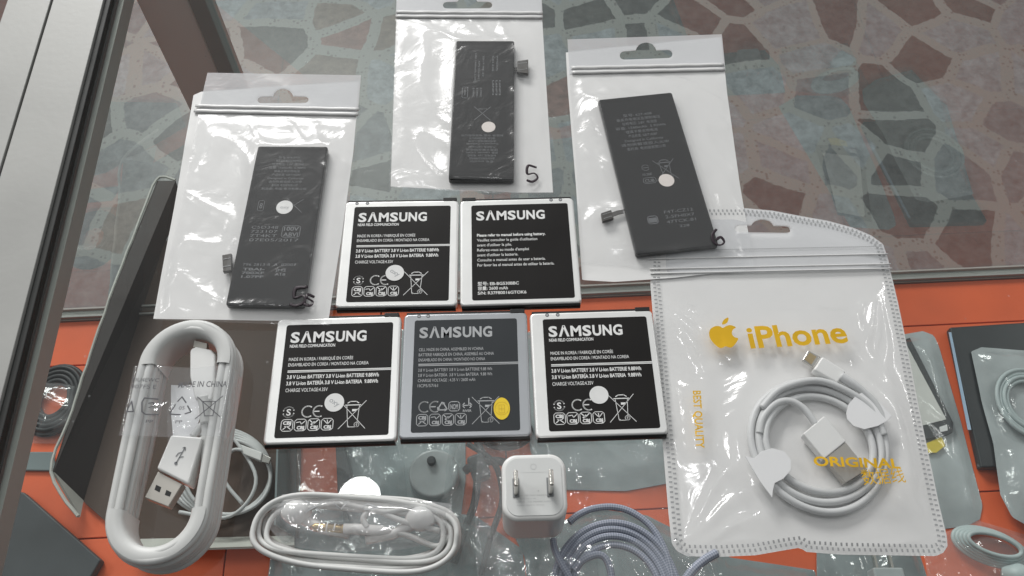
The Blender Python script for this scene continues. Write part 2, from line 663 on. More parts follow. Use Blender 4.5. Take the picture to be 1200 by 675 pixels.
class Print:
    """flat printing laid out in a label's own frame: u right 0..w, v down 0..h from its top left corner"""

    def __init__(s, x0, y1, w, h, z, zf=None):
        s.m = MB()
        s.x0, s.y1, s.w, s.h, s.z, s.zf = x0, y1, w, h, z, zf

    def xy(s, u, v):
        return (s.x0 + u * s.w, s.y1 - v * s.h)

    def put(s, pts, faces):
        s.m.add([(x, y, s.zf(x, y) if s.zf else s.z) for x, y in pts], faces)

    def text(s, t, u0, v0, u1, v1, bold=0.0, rot=0, shear=0.0):
        vs, fs = glyphs(t, bold, shear)
        if not vs:
            return
        xa, xb = min(p[0] for p in vs), max(p[0] for p in vs)
        ax, ay = s.xy(u0, v1)
        W, Hc = (u1 - u0) * s.w, (v1 - v0) * s.h
        cap = 0.727
        if rot in (90, -90):
            W, Hc = Hc, W
        pts = []
        for (x, y) in vs:
            X, Y = (x - xa) / (xb - xa) * W, y / cap * Hc
            if rot == 180:
                X, Y = W - X, Hc - Y
            elif rot == -90:
                X, Y = Y, W - X
            elif rot == 90:
                X, Y = Hc - Y, X
            pts.append((ax + X, ay + Y))
        s.put(pts, fs)

    def rect(s, u0, v0, u1, v1):
        a, b = s.xy(u0, v1), s.xy(u1, v0)
        s.put([(a[0], a[1]), (b[0], a[1]), (b[0], b[1]), (a[0], b[1])], [(0, 1, 2, 3)])

    def line(s, uv, t, closed=False):
        pts = [Vector(s.xy(*p)) for p in uv]
        n = len(pts)
        for i in range(n if closed else n - 1):
            a, b = pts[i], pts[(i + 1) % n]
            d = (b - a)
            if d.length == 0:
                continue
            d.normalize()
            q = Vector((-d.y, d.x)) * t / 2
            a2, b2 = a - d * t * .3, b + d * t * .3
            s.put([tuple(a2 - q), tuple(b2 - q), tuple(b2 + q), tuple(a2 + q)], [(0, 1, 2, 3)])

    def frame(s, u0, v0, u1, v1, t):
        k = min((u1 - u0) * .18, .02)
        kv = k * s.w / s.h
        pts = [(u0 + k, v0), (u1 - k, v0), (u1, v0 + kv), (u1, v1 - kv), (u1 - k, v1), (u0 + k, v1), (u0, v1 - kv), (u0, v0 + kv)]
        s.line(pts, t, True)

    def arc(s, u, v, r, a0, a1, t, n=14):
        k = s.w / s.h
        s.line([(u + r * cos(R(a0 + (a1 - a0) * i / n)), v - k * r * sin(R(a0 + (a1 - a0) * i / n))) for i in range(n + 1)], t)

    def disc(s, u, v, r):
        k = s.w / s.h
        pts = [s.xy(u + r * cos(2 * pi * i / 16), v - k * r * sin(2 * pi * i / 16)) for i in range(16)]
        s.put(pts, [tuple(range(16))])

    def bin(s, u0, v0, u1, v1, t, cross=True):
        U = lambda a: u0 + (u1 - u0) * a
        V = lambda b: v0 + (v1 - v0) * b
        s.line([(U(.27), V(.16)), (U(.35), V(.94)), (U(.68), V(.94)), (U(.75), V(.16))], t)
        s.line([(U(.22), V(.15)), (U(.80), V(.15))], t * 1.7)
        s.line([(U(.30), V(.08)), (U(.40), V(.02)), (U(.62), V(.02)), (U(.72), V(.08))], t * 1.5)
        s.rect(U(.48), V(.30), U(.66), V(.38))
        s.arc(U(.68), V(.86), (u1 - u0) * .09, 0, 360, t * 1.5)
        s.disc(U(.68), V(.86), (u1 - u0) * .03)
        s.disc(U(.38), V(.93), (u1 - u0) * .035)
        if cross:
            s.line([(U(0), V(0)), (U(1), V(1))], t)
            s.line([(U(1), V(.0)), (U(0), V(1))], t)

    def tri(s, u, v, r, t):
        k = s.w / s.h
        p = [(u + r * cos(R(90 + 120 * i)), v - k * r * sin(R(90 + 120 * i))) for i in range(3)]
        for i in range(3):
            a, b = p[i], p[(i + 1) % 3]
            g = lambda q: (a[0] + (b[0] - a[0]) * q, a[1] + (b[1] - a[1]) * q)
            s.line([g(.08), g(.72)], t)
            c = s.xy(*g(.72))
            d = Vector(s.xy(*b)) - Vector(s.xy(*a))
            d.normalize()
            q = Vector((-d.y, d.x))
            c = Vector(c)
            s.put([tuple(c + q * t * 1.5), tuple(c - q * t * 1.5), tuple(c + d * t * 2.2)], [(0, 1, 2)])

    def build(s, mat, parent, name='printing'):
        return s.m.build(name, mat, parent)


# ------------------------------------------------------------------ setting: floor and display case
fm = MB()
fm.poly([(-6, -6, FL), (6, -6, FL), (6, 8, FL), (-6, 8, FL)])
fo = fm.build('floor', 'paving')
fo['kind'] = 'structure'

case = thing('display_case', 'glass topped display case with aluminium side rail and orange shelf under the phone parts', 'display case', (0, 0, SH))


def loc(p):
    return (p[0], p[1], p[2] - SH)


B0, B1 = P(100, 373, SH), P(1130, 326, SH)          # back line of the shelf
bd = (B1 - B0).normalized()
bn = Vector((-bd.y, bd.x, 0))                       # towards the back
ang = math.atan2(bd.y, bd.x)


def bp_(s, t, z):
    """point along the back line: s metres from B0, t metres towards the back, z absolute"""
    q = B0 + bd * s + bn * t
    return (q.x, q.y, z - SH)


# rail along the left edge of the top
r0a, r0b = P(121, 0, .004), P(38, 322, .004)
rd = (r0a - r0b).normalized()
rn = Vector((-rd.y, rd.x, 0))                       # to the left


def rp_(s, t, z):
    q = r0b + rd * s + rn * t
    return (q.x, q.y, z - SH)


def rbox(mb, t0, t1, z0, z1, s0=-.45, s1=.32):
    vs = [rp_(s0, t0, z0), rp_(s1, t0, z0), rp_(s1, t1, z0), rp_(s0, t1, z0), rp_(s0, t0, z1), rp_(s1, t0, z1), rp_(s1, t1, z1), rp_(s0, t1, z1)]
    mb.add(vs, [(3, 2, 1, 0), (4, 5, 6, 7), (0, 1, 5, 4), (1, 2, 6, 5), (2, 3, 7, 6), (3, 0, 4, 7)])


# glass top (5 mm), from the rail to far right; its rear edge lies past the back pane
gt = MB()
q = [rp_(-.45, 0.006, 0), rp_(.27, .006, 0)]
gt.prism([(q[0][0], q[0][1]), (.62, q[0][1]), (.62, bp_(0.9, .012, 0)[1]), (q[1][0], bp_(0, .012, 0)[1])], -.005 - SH, 0.0 - SH)
gt.build('glass_top', 'pane', case)
w0 = (P(121, 0, .004) - P(61, 0, .004)).length
m = MB()
rbox(m, 0.000, w0 - .0006, -.012, .004)
m.build('inner_rail', 'aluminium', case, bevel=.0004)
m = MB()
rbox(m, w0 - .0006, w0 + .0006, -.028, .0022)
m.build('rail_groove', 'rail_black', case)
m = MB()
rbox(m, w0 + .0006, w0 + .0250, -.028, .0042)
m.build('outer_rail', 'aluminium', case, bevel=.0004)
m = MB()
rbox(m, -.0032, -.0001, -.004, .0022)
m.build('dark_strip', 'rail_black', case, bevel=.0005)  # plain dark strip in the gap along the rail's inner side
m = MB()
rbox(m, -.0062, -.0033, -.016, -.0055)
m.build('rail_lip', 'aluminium_dim', case)
# left side pane hanging from the rail
# shelf boards (orange) with thin joints over a dark under-board
m = MB()
q = [bp_(-.45, -.004, 0), bp_(1.2, -.004, 0), bp_(1.2, -.62, 0), bp_(-.45, -.62, 0)]
m.prism([(a[0], a[1]) for a in q][::-1], -.016, -.0045)
m.build('shelf_underside', 'board_under', case)
jd = (P(72, 429, SH) - B0).dot(bn)                  # the joint that runs along the shelf
rows = [(-.0035, jd + .0006), (jd - .0006, jd - .17), (jd - .1712, -.60)]
cols = [(-.44, .055, .30, .72, 1.19), (-.44, .11, .42, .80, 1.19), (-.44, .17, .5, .9, 1.19)]
for (ta, tb), cs in zip(rows, cols):
    for sa, sb in zip(cs[:-1], cs[1:]):
        m = MB()
        q = [bp_(sa + .0006, tb, 0), bp_(sb - .0006, tb, 0), bp_(sb - .0006, ta, 0), bp_(sa + .0006, ta, 0)]
        m.prism([(a[0], a[1]) for a in q], -.004, 0)
        m.build('shelf_board', 'orange_board', case, bevel=.0006)


def bbox(mb, s0, s1, t0, t1, z0, z1):
    vs = [bp_(s0, t0, z0), bp_(s1, t0, z0), bp_(s1, t1, z0), bp_(s0, t1, z0), bp_(s0, t0, z1), bp_(s1, t0, z1), bp_(s1, t1, z1), bp_(s0, t1, z1)]
    mb.add(vs, [(3, 2, 1, 0), (4, 5, 6, 7), (0, 1, 5, 4), (1, 2, 6, 5), (2, 3, 7, 6), (3, 0, 4, 7)])


# rear track: base with two ridges
m = MB()
bbox(m, -.4, 1.15, -.003, .011, SH - .016, SH + .002)
m.build('rear_track', 'aluminium_dim', case, bevel=.0005)
for t0 in (-.0015, .0075):
    m = MB()
    bbox(m, -.4, 1.15, t0, t0 + .002, SH + .0021, SH + .006)
    m.build('track_ridge', 'aluminium', case, bevel=.0004)
# the rear pane, and the upright between its two halves
ps = (P(385, 360, SH) - B0).dot(bd)                 # right edge of the upright at shelf level
pw_ = .043
m = MB()
bbox(m, ps - pw_ + .001, ps - .011, -.002, .016, SH + .0062, -.0055)
m.build('upright', 'post_beige', case, bevel=.0008)
m = MB()
bbox(m, ps - .0105, ps, -.004, .013, SH + .0062, -.0055)
m.build('upright_channel', 'channel_grey', case, bevel=.0008)
m = MB()
bbox(m, ps + .0005, 1.15, .002, .006, SH + .0062, -.0055)
m.build('rear_pane', 'pane_rear', case)
m = MB()
bbox(m, -.4, ps - pw_, .002, .006, SH + .0062, -.0055)
m.build('rear_pane', 'pane_rear', case)

# ------------------------------------------------------------------ bare phone batteries
BW, BH, BT = .0545, .0597, .0050
NFC = 'NEAR FIELD COMMUNICATION'


def print_symbols(pr, five, t):
    # cycle arrows round a 5, CE mark, four small pictograms, crossed-out bin
    if five:
        pr.arc(.105, .785, .048, 20, 165, t * 2.2)
        pr.arc(.105, .785, .048, 200, 345, t * 2.2)
        pr.text('S', .085, .757, .125, .813, .02)
        ce = .20
    else:
        ce = .045
    pr.arc(ce + .075, .785, .052, 55, 305, t * 2.3)
    pr.arc(ce + .175, .785, .052, 65, 295, t * 2.3)
    pr.line([(ce + .125, .785), (ce + .175, .785)], t * 2)
    if not five:
        pr.tri(.285, .79, .055, t * 2)
        pr.frame(.345, .745, .445, .825, t * 1.5)
        pr.text('NOM', .36, .765, .43, .81, .02)
        pr.line([(.47, .78), (.56, .78)], t * 1.8)
        pr.line([(.49, .76), (.47, .78), (.49, .80)], t * 1.8)
        pr.line([(.54, .76), (.56, .78), (.54, .80)], t * 1.8)
        pr.line([(.53, .72), (.53, .78)], t * 1.8)
        pr.text('RIVER', .475, .815, .555, .835, .02)
    for i in range(4):
        a = .05 + i * .118
        pr.frame(a, .848, a + .103, .945, t * 1.2)
        if i == 0:
            pr.text('CBJ', a + .015, .862, a + .088, .89, .05)
            pr.line([(a + .02, .93), (a + .05, .905), (a + .085, .93)], t * 1.6)
            pr.line([(a + .03, .905), (a + .075, .905)], t * 1.2)
        else:
            pr.text('CBJ', a + .022, .905, a + .088, .932, .05)
            if i == 1:
                pr.line([(a + .015, .875), (a + .05, .870), (a + .06, .89), (a + .09, .865)], t * 1.4)
            elif i == 2:
                pr.line([(a + .015, .86), (a + .05, .89), (a + .085, .86)], t * 1.8)
                pr.line([(a + .03, .895), (a + .055, .875)], t * 3)
            else:
                pr.line([(a + .02, .862), (a + .055, .895)], t * 1.4)
                pr.line([(a + .085, .862), (a + .055, .895), (a + .05, .86)], t * 1.4)


def bare_battery(c, label, lm, rm, kind, notch, contacts, stick):
    pts = [P(*p, BT) for p in c]
    ctr = sum(pts, Vector()) / 4
    ax = ((pts[1] - pts[0]) + (pts[2] - pts[3])).normalized()
    a = math.atan2(ax.y, ax.x)
    t = thing('phone_battery', label, 'phone battery', (ctr.x, ctr.y, 0.0), a, 'bare phone batteries in two rows')
    grey = kind == 'grey'
    sil = 'grey_silver' if grey else 'silver'
    w, h = BW, BH
    m = MB()
    m.prism(rrect(w, h - .0016, .0022, 5, 0, 0), .0004, BT)
    m.build('casing', sil, t, bevel=.0011, seg=4)
    # black end caps: a full-width rounded bar at the lower edge, a lower one with a raised corner at the upper edge
    m = MB()
    prof = [(cos(R(k)) * .0011, BT / 2 - .0001 + sin(R(k)) * (BT / 2 - .0004)) for k in range(-90, 91, 15)]
    vs, fs = [], []
    n = len(prof)
    for x in (-w / 2 + .0007, w / 2 - .0007):
        for (d, z) in prof:
            vs.append((x, -h / 2 + .0009 - d, z))
    fs = [(i, i + 1, n + i + 1, n + i) for i in range(n - 1)] + [tuple(range(n)), tuple(range(n, 2 * n))[::-1]]
    m.add(vs, fs)
    m.build('end_cap', 'black_plastic', t, smooth=False)
    m = MB()
    m.box(-w / 2 + .001, w / 2 - .001, h / 2 - .0009, h / 2 + .0005, .0006, BT - .0012)
    x1 = notch * (w / 2 - .001)
    x0 = notch * (w / 2 - .0075)
    m.box(min(x0, x1), max(x0, x1), h / 2 - .0016, h / 2 + .0006, .0004, BT + .0001)
    m.build('end_cap', 'black_plastic', t, bevel=.0003)
    lt, lb = .0042, .0034
    x0, y1 = -w / 2 + lm, h / 2 - lt
    lw, lh = w - lm - rm, h - lt - lb
    lo = MB()
    lo.prism(rrect(lw, lh, .0010, 4, x0 + lw / 2, y1 - lh / 2), BT - .00005, BT + .00008)
    lab = lo.build('label_face', 'label_grey' if grey else 'label_black', t)
    pr = Print(x0, y1, lw, lh, BT + .00013)
    tk = .00024
    # the maker's wordmark: wide capitals whose A has no bar
    X = .05
    for ch, wd in (('S', .094), ('Λ', .112), ('M', .112), ('S', .094), ('U', .094), ('N', .098), ('G', .100)):
        pr.text(ch, X, .068, X + wd - .010, .165, .035)
        X += wd + .002
    if kind == 'back':
        ls = [('Please refer to manual before using battery.', .705, .03), ("Veuillez consulter le guide d'utilisation", .62, .008), ("avant d'utiliser la pile.", .36, .008),
              ("Referez-vous au mode d'emploi", .53, .008), ("avant d'utiliser la batterie.", .42, .008), ('Consulte o manual antes de usar a bateria.', .69, .008),
              ('Por favor lea el manual antes de utilizar la bateria.', .775, .008)]
        for i, (s, u, b) in enumerate(ls):
            v = .315 + i * .0525
            pr.text(s, .055, v, u + .045, v + .03, b)
        pr.text('型号: EB-BG530BBC', .055, .822, .46, .852, .02)
        pr.text('容量: 2600 mAh', .055, .868, .35, .898, .02)
        pr.text('S/N: R37F80016GTOK6', .055, .914, .53, .944, .02)
    elif grey:
        ls = [('CELL MADE IN CHINA, ASSEMBLED IN VCHINA', .62), ('BATTERIE FABRIQUÉ EN CHINA, ASSEMBLÉ AU CHINA', .72), ('ENSAMBLADO EN CHINA / MONTADO NO CHINA', .635)]
        for i, (s, u) in enumerate(ls):
            v = .262 + i * .047
            pr.text(s, .05, v, .05 + u, v + .028, .004)
        pr.rect(.05, .405, 1.0, .414)
        pr.rect(.05, .419, 1.0, .426)
        ls = [('3.8 V Li-ion BATTERY 3.8 V Li-ion BATTERIE 9.88 Wh', .70), ('3.8 V Li-ion BATERÍA  3.8 V Li-ion BATERIA  9.88 Wh', .70), ('CHARGE VOLTAGE : 4.35 V / 2600 mAh', .54), ('1ICP5/57/61', .19)]
        for i, (s, u) in enumerate(ls):
            v = .448 + i * .046
            pr.text(s, .05, v, .05 + u, v + .028, .004)
        print_symbols(pr, False, tk)
        pr.bin(.56, .71, .81, .94, tk)
    else:
        pr.text(NFC, .05, .185, .47, .213, .025)
        pr.text('MADE IN KOREA / FABRIQUÉ EN CORÉE', .055, .305, .645, .335, .006)
        pr.text('ENSAMBLADO EN COREA / MONTADO NA COREIA', .055, .355, .79, .385, .006)
        pr.rect(.055, .421, 1.0, .430)
        pr.rect(.055, .434, 1.0, .441)
        pr.text('3.8 V Li-ion BATTERY 3.8 V Li-ion BATTERIE 9.88Wh', .055, .463, .89, .496, .028)
        pr.text('3.8 V Li-ion BATERÍA 3.8 V Li-ion BATERIA  9.88Wh', .055, .519, .885, .552, .028)
        pr.text('CHARGE VOLTAGE:4.35V', .055, .580, .435, .612, .006)
        print_symbols(pr, True, tk)
        pr.bin(.555, .705, .79, .94, tk)
    pr.build('ink_silver' if grey else 'ink_white', lab)
    if contacts:
        for cx_, cr in contacts:
            m = MB()
            m.prism(circ(cx_, h / 2 - .0021, .00085, n=18), BT, BT + .00006)
            m.build('contact_mark', 'ink_grey', t)
            m = MB()
            m.prism(circ(cx_, h / 2 - .0021, .00055, n=16), BT + .00006, BT + .0001)
            if cr:
                m.box(cx_ - .00006, cx_ + .00006, h / 2 - .0027, h / 2 - .0015, BT + .0001, BT + .00014)
            m.build('contact_mark', 'ink_silver', t)
    if stick:
        kind_, u, v, rx, ry, wr = stick
        cx_, cy_ = pr.xy(u, v)
        m = MB()
        m.prism(circ(cx_, cy_, rx, ry, 36), BT + .0002, BT + .0003)
        st = m.build('round_sticker', kind_, lab)
        s2 = Print(cx_ - rx, cy_ + ry, 2 * rx, 2 * ry, BT + .00034)
        if wr:
            vs, fs = glyphs(wr, .01)
            a2 = R(-35)
            xb = max(p[0] for p in vs)
            k = rx * 1.15 / xb
            s2.put([(cx_ + (x * k - rx * .58) * cos(a2) - (y * k - rx * .2) * sin(a2), cy_ + (x * k - rx * .58) * sin(a2) + (y * k - rx * .2) * cos(a2)) for x, y in vs], fs)
        elif kind_ == 'sticker_yellow':
            s2.frame(.33, .34, .67, .70, .00012)
            s2.line([(.36, .52), (.64, .52)], .00014)
            s2.line([(.5, .4), (.5, .62)], .00014)
            s2.arc(.5, .5, .42, 0, 360, .0001, 26)
        if s2.m.v:
            s2.build('ink_silver' if kind_ != 'sticker_yellow' else 'ink_yellow_dark', st)
    return t


pbr('ink_yellow_dark', (.55, .33, .01), .5)
bare_battery([(325, 372), (468, 368), (466, 518), (309, 523)], 'silver battery with black label at the left end of the lower row of five', .0044, .0034, 'nfc', 1, None, ('sticker_white', .505, .715, .0041, .0041, 'oxy'))
bare_battery([(471.5, 367), (616, 364), (625.7, 512), (468, 516)], 'grey battery with dark grey label and yellow oval sticker between two silver batteries', .0049, .0046, 'grey', 1, [(-.0205, 1), (-.0165, 0)], ('sticker_yellow', .835, .815, .0034, .0049, ''))
bare_battery([(620, 364.6), (765, 360.7), (784, 510.5), (627, 516)], 'silver battery with blank round white sticker, against the pouch of gold lettering', .0056, .0030, 'nfc', 1, [(-.0195, 1), (-.0148, 0)], ('sticker_white', .475, .705, .0040, .0040, ''))
bare_battery([(404, 233), (537, 232), (537, 360.5), (392, 364)], 'silver battery with two contact dots, upper row, touching the leftmost bagged battery pouch', .0048, .0038, 'nfc', 1, [(-.0215, 1), (-.0165, 0)], ('sticker_white', .46, .715, .0042, .0042, 'oxy'))
bare_battery([(538.7, 233), (672, 229), (683.5, 357), (538, 360.5)], 'silver battery whose black label carries a manual notice and model number', .0054, .0030, 'back', -1, [(.0165, 1), (.0210, 0)], None)


# ------------------------------------------------------------------ pouches with a slim black battery inside
def sd_rect(x, y, cx, cy, a, hw, hh):
    dx, dy = x - cx, y - cy
    u = abs(dx * cos(a) + dy * sin(a)) - hw
    v = abs(-dx * sin(a) + dy * cos(a)) - hh
    return math.hypot(max(u, 0), max(v, 0)) + min(max(u, v), 0)


def smooth(t):
    t = max(0, min(1, t))
    return t * t * (3 - 2 * t)


def wrinkle(x, y, seed, amp, sc=40):
    a = noise.noise(Vector((x * sc, y * sc * .6, seed)))
    b = noise.noise(Vector((x * sc * 2.3 + 5, y * sc * 2.0, seed + 3)))
    r = 1 - abs(noise.noise(Vector((x * sc * .9 + y * sc * .7, (y - x) * sc * .35, seed + 9)))) * 2.4
    return amp * (.5 * a + .25 * b + .8 * max(0, r) ** 3)


def slim_battery(c, label, zb, prints, flex, th=.0036):
    pts = [P(*p, zb + th) for p in c]
    ctr = sum(pts, Vector()) / 4
    ax = ((pts[1] - pts[0]) + (pts[2] - pts[3])).normalized()
    ay = ((pts[0] - pts[3]) + (pts[1] - pts[2])).normalized()
    a = (math.atan2(ax.y, ax.x) + math.atan2(-ay.x, ay.y)) / 2
    w = ((pts[1] - pts[0]).length + (pts[2] - pts[3]).length) / 2
    h = ((pts[0] - pts[3]).length + (pts[1] - pts[2]).length) / 2
    t = thing('slim_battery', label, 'phone battery', (ctr.x, ctr.y, zb), a, 'slim black batteries in clear pouches')
    m = MB()
    m.prism(rrect(w, h, .0012, 4), .0001, th)
    m.build('cell', 'cell_wrap', t, bevel=.0007, seg=3)
    pr = Print(-w / 2, h / 2, w, h, th + .00006)
    prints(pr)
    pr.build('ink_etch', t)
    return t, ctr, a, w, h


def in_frame(t, px, py, z):
    p = P(px, py, z)
    d = p - Vector(t.location)
    a = t.rotation_euler.z
    return (d.x * cos(a) + d.y * sin(a), -d.x * sin(a) + d.y * cos(a))


def stickerdot(t, px, py, r, z, mat, wr=None):
    x, y = in_frame(t, px, py, t.location.z + z)
    m = MB()
    m.prism(circ(x, y, r, n=32), z + .0001, z + .0002)
    st = m.build('round_sticker', mat, t)
    if wr:
        s2 = Print(x - r, y + r, 2 * r, 2 * r, z + .00026)
        s2.text(wr, .25, .38, .78, .60, .0)
        s2.build('ink_silver', st)


CN = ['型号: 616-0721', '最高充电电压及限制电压', '标称电压: 3.8V  电池组', '容量: 1560mAh  5.92Wh', '锂离子聚合物电池', '产品标准: GB/T18287', 'Designed in California', '请勿拆解或投入火中', '委托商: 电池组有限公司', '制造商: 中国 电池有限公司']


def pr5s(pr):
    for i, s in enumerate(CN):
        ln = [.30, .36, .45, .52, .36, .40, .50, .46, .36, .62][i]
        v = .075 + i * .0235
        c_ = .48
        pr.text(s, c_ - ln / 2, v, c_ + ln / 2, v + .0125, .0)
    pr.frame(.17, .37, .25, .435, .0002)
    pr.text('8', .19, .385, .23, .42, .0)
    pr.line([(.55, .355), (.78, .445)], .00022)
    pr.line([(.78, .36), (.50, .45)], .00022)
    for i, s in enumerate(['C5D348', '723107', '7T4KT', '07E05/2017']):
        v = .53 + i * .026
        pr.text(s, .14, v, (.50 if i < 3 else .80), v + .018, .0)
    pr.frame(.56, .53, .80, .60, .0003)
    pr.text('100V', .58, .535, .78, .56, .02)
    pr.text('ABVJ', .58, .57, .78, .595, .02)
    pr.text('796 2813-8  A  02007', .12, .757, .82, .773, .0)
    for i, s in enumerate(['TBAI-', '700XF', '1.07PF']):
        pr.text(s, .13, .785 + i * .022, .42, .80 + i * .022, .03)
    pr.text('JM2', .56, .79, .70, .805, .02)
    pr.text('A18', .56, .815, .70, .83, .02)


def pr5(pr):
    for i, s in enumerate(CN[::-1]):
        ln = [.66, .40, .44, .50, .42, .50, .50, .44, .40, .36][i]
        v = .70 + i * .0195
        pr.text(s, .50 - ln / 2, v, .50 + ln / 2, v + .0115, .0, rot=180)
    pr.line([(.36, .505), (.62, .60)], .0003)
    pr.line([(.62, .505), (.36, .60)], .0003)
    pr.text('Li-ion', .42, .515, .56, .53, 0, rot=180)
    pr.frame(.15, .36, .24, .44, .00028)
    pr.line([(.195, .38), (.195, .42)], .0004)
    for u in (.32, .38, .44):
        pr.text('5190C', u, .365, u + .03, .435, .02, rot=-90)
    for k, (u, v0, v1) in enumerate([(.34, .10, .33), (.40, .16, .31), (.47, .12, .28), (.63, .12, .24), (.70, .12, .24)]):
        pr.text(['3.8V 1440mAh 5.3Wh', 'APN 616-0611', '2017-05-23', 'C01448', '7F03A'][k], u, v0, u + .028, v1, .01, rot=-90)
    for k in range(3):
        pr.text('L6NF3', .64 + k * .055, .31, .67 + k * .055, .42, .02, rot=-90)


def pr6(pr):
    for i, s in enumerate(['型号: 627-608'] + CN[1:9]):
        ln = [.38, .58, .46, .66, .42, .38, .50, .62, .50][i]
        v = .125 + i * .0285
        pr.text(s, .46 - ln / 2, v, .46 + ln / 2, v + .016, .0)
    pr.arc(.38, .49, .045, 30, 330, .0003)
    pr.line([(.35, .49), (.42, .49)], .0003)
    pr.text('10.20E', .32, .525, .44, .54, .01)
    pr.frame(.31, .555, .47, .59, .0003)
    pr.text('CUB', .33, .563, .45, .583, .02)
    pr.bin(.49, .45, .76, .58, .00028)
    pr.frame(.24, .79, .36, .835, .0005)
    pr.rect(.25, .80, .35, .828)
    for i, s in enumerate(['F4T-CZ12', '2-5FH0X7', '47TCK-81']):
        pr.text(s, .46, .765 + i * .03, .82, .783 + i * .03, .0)
    pr.text('228', .60, .858, .72, .873, .0)


def pouch(label, front, back, zipA, zipB, hole, zb, slim, flexes, marks, seed, fall=.009):
    """front/back: outlines as pixel polygons, first two points = header top; zipA/B: ends of the zip in pixels"""
    Fr = [P(*p, zb + .0008) for p in front]
    Bk = [P(*p, zb) for p in back]
    c0 = sum(Bk, Vector()) / len(Bk)
    t = thing('clear_pouch', label, 'pouch', (c0.x, c0.y, zb), 0, 'hanging zip pouches of slim batteries')
    sb, ctr, a, w, h = slim
    ob = [(p.x - c0.x, p.y - c0.y) for p in Bk]
    of = [(p.x - c0.x, p.y - c0.y) for p in Fr]
    hl = [P(*p, zb) for p in hole]
    hl = [(p.x - c0.x, p.y - c0.y) for p in hl]
    cx, cy = ctr.x - c0.x, ctr.y - c0.y
    th = .0036
    za, zc = P(*zipA, zb), P(*zipB, zb)
    za = Vector((za.x - c0.x, za.y - c0.y))
    zc = Vector((zc.x - c0.x, zc.y - c0.y))

    def zback(x, y):
        e = smooth(nearest((x, y), ob)[1] / .006)
        return .0003 + wrinkle(x, y, seed + 40, .00035, 22) * (1 - e) * 1.2

    m = sheet(ob, zback, .0012, [hl])
    m.build('back_sheet', 'pouch_white', t, smooth=True)
    zd = (zc - za).normalized()
    zn = Vector((-zd.y, zd.x))
    hd = lambda x, y: (Vector((x, y)) - za).dot(zn)     # >0 above the zip

    def ztop(x, y):
        e = smooth(nearest((x, y), of)[1] / .007)
        zz = .0007
        d = sd_rect(x, y, cx, cy, a, w / 2, h / 2)
        lift = 0
        if d < fall * 1.8:
            lift = (th + .0004) * (1 if d < .0003 else math.exp(-((d - .0003) / fall * 1.55) ** 1.35))
        wr = wrinkle(x, y, seed, .0016, 46)
        near = smooth((d + .004) / .008)
        u = hd(x, y)
        if u > -.002:
            return zz + abs(wrinkle(x, y, seed, .0003, 18)) * e
        k = smooth((-u - .001) / .008)
        # folds that fan out from the ends of the battery towards the corners
        ax_, ay_ = x - cx, y - cy
        lx, ly = ax_ * cos(a) + ay_ * sin(a), -ax_ * sin(a) + ay_ * cos(a)
        fan = 0
        for sx in (-1, 1):
            for sy in (-1, 1):
                qx, qy = lx - sx * w / 2, ly - sy * h / 2
                rr = math.hypot(qx, qy)
                if qx * sx > -.001 and qy * sy > -.001:
                    th_ = math.atan2(abs(qy), abs(qx))
                    fan += .0010 * math.exp(-((th_ - .8) / .22) ** 2) * math.exp(-rr / .009) * smooth(rr / .002)
        return zz + e * (lift * (.25 + .75 * k) + k * (max(0, wr) * near + .0016 * near * (1 - min(1, lift / th)) * .5 + fan)) + (abs(wr) * .05 + .0001 * near) * 1

    body = [p for p in of]
    # split the front at the zip: clear body below, milky header above
    zi = za - zd * .02
    zj = zc + zd * .02

    def clip(poly, keep):
        out = []
        n = len(poly)
        for i in range(n):
            p, q = poly[i], poly[(i + 1) % n]
            dp, dq = keep(*p), keep(*q)
            if dp >= 0:
                out.append(p)
            if (dp >= 0) != (dq >= 0):
                s_ = dp / (dp - dq)
                out.append((p[0] + (q[0] - p[0]) * s_, p[1] + (q[1] - p[1]) * s_))
        return out

    low = clip(of, lambda x, y: -hd(x, y))
    up = clip(of, lambda x, y: hd(x, y))
    sheet(low, ztop, .0010).build('front_film', 'film_pouch', t, smooth=True)
    sheet(up, ztop, .0012, [hl]).build('header', 'film_header', t, smooth=True)
    # zip: two ridges across
    for off, r in ((.0008, .0011), (.0042, .0010)):
        A = clip([(za - zd * .03 + zn * off).to_tuple(), (zc + zd * .03 + zn * off).to_tuple()], lambda x, y: 1)
        pts = []
        for k in range(41):
            q_ = za + (zc - za) * k / 40 + zn * off
            pts.append((q_.x, q_.y, .0012 + .0001 * sin(k * .9)))
        mm = MB()
        mm.tube(pts, r, 10, flat=.5)
        mm.build('zip_ridge', 'zip_white', t, smooth=True)
    # heat-seal line down each side is part of the film; writing in marker follows the film
    for strokes in marks:
        mm = MB()
        for st in strokes:
            sp = spline([Vector((*P(*p, zb + .003).to_2d(), 0)) - Vector((c0.x, c0.y, 0)) for p in st], 6)
            pts = [(p.x, p.y, ztop(p.x, p.y) + .0003) for p in sp]
            mm.tube(pts, lambda q: .00058 + .00016 * sin(q * 9), 6, flat=.12)
        mm.build('handwritten_mark', 'marker', t, smooth=True)
    return t


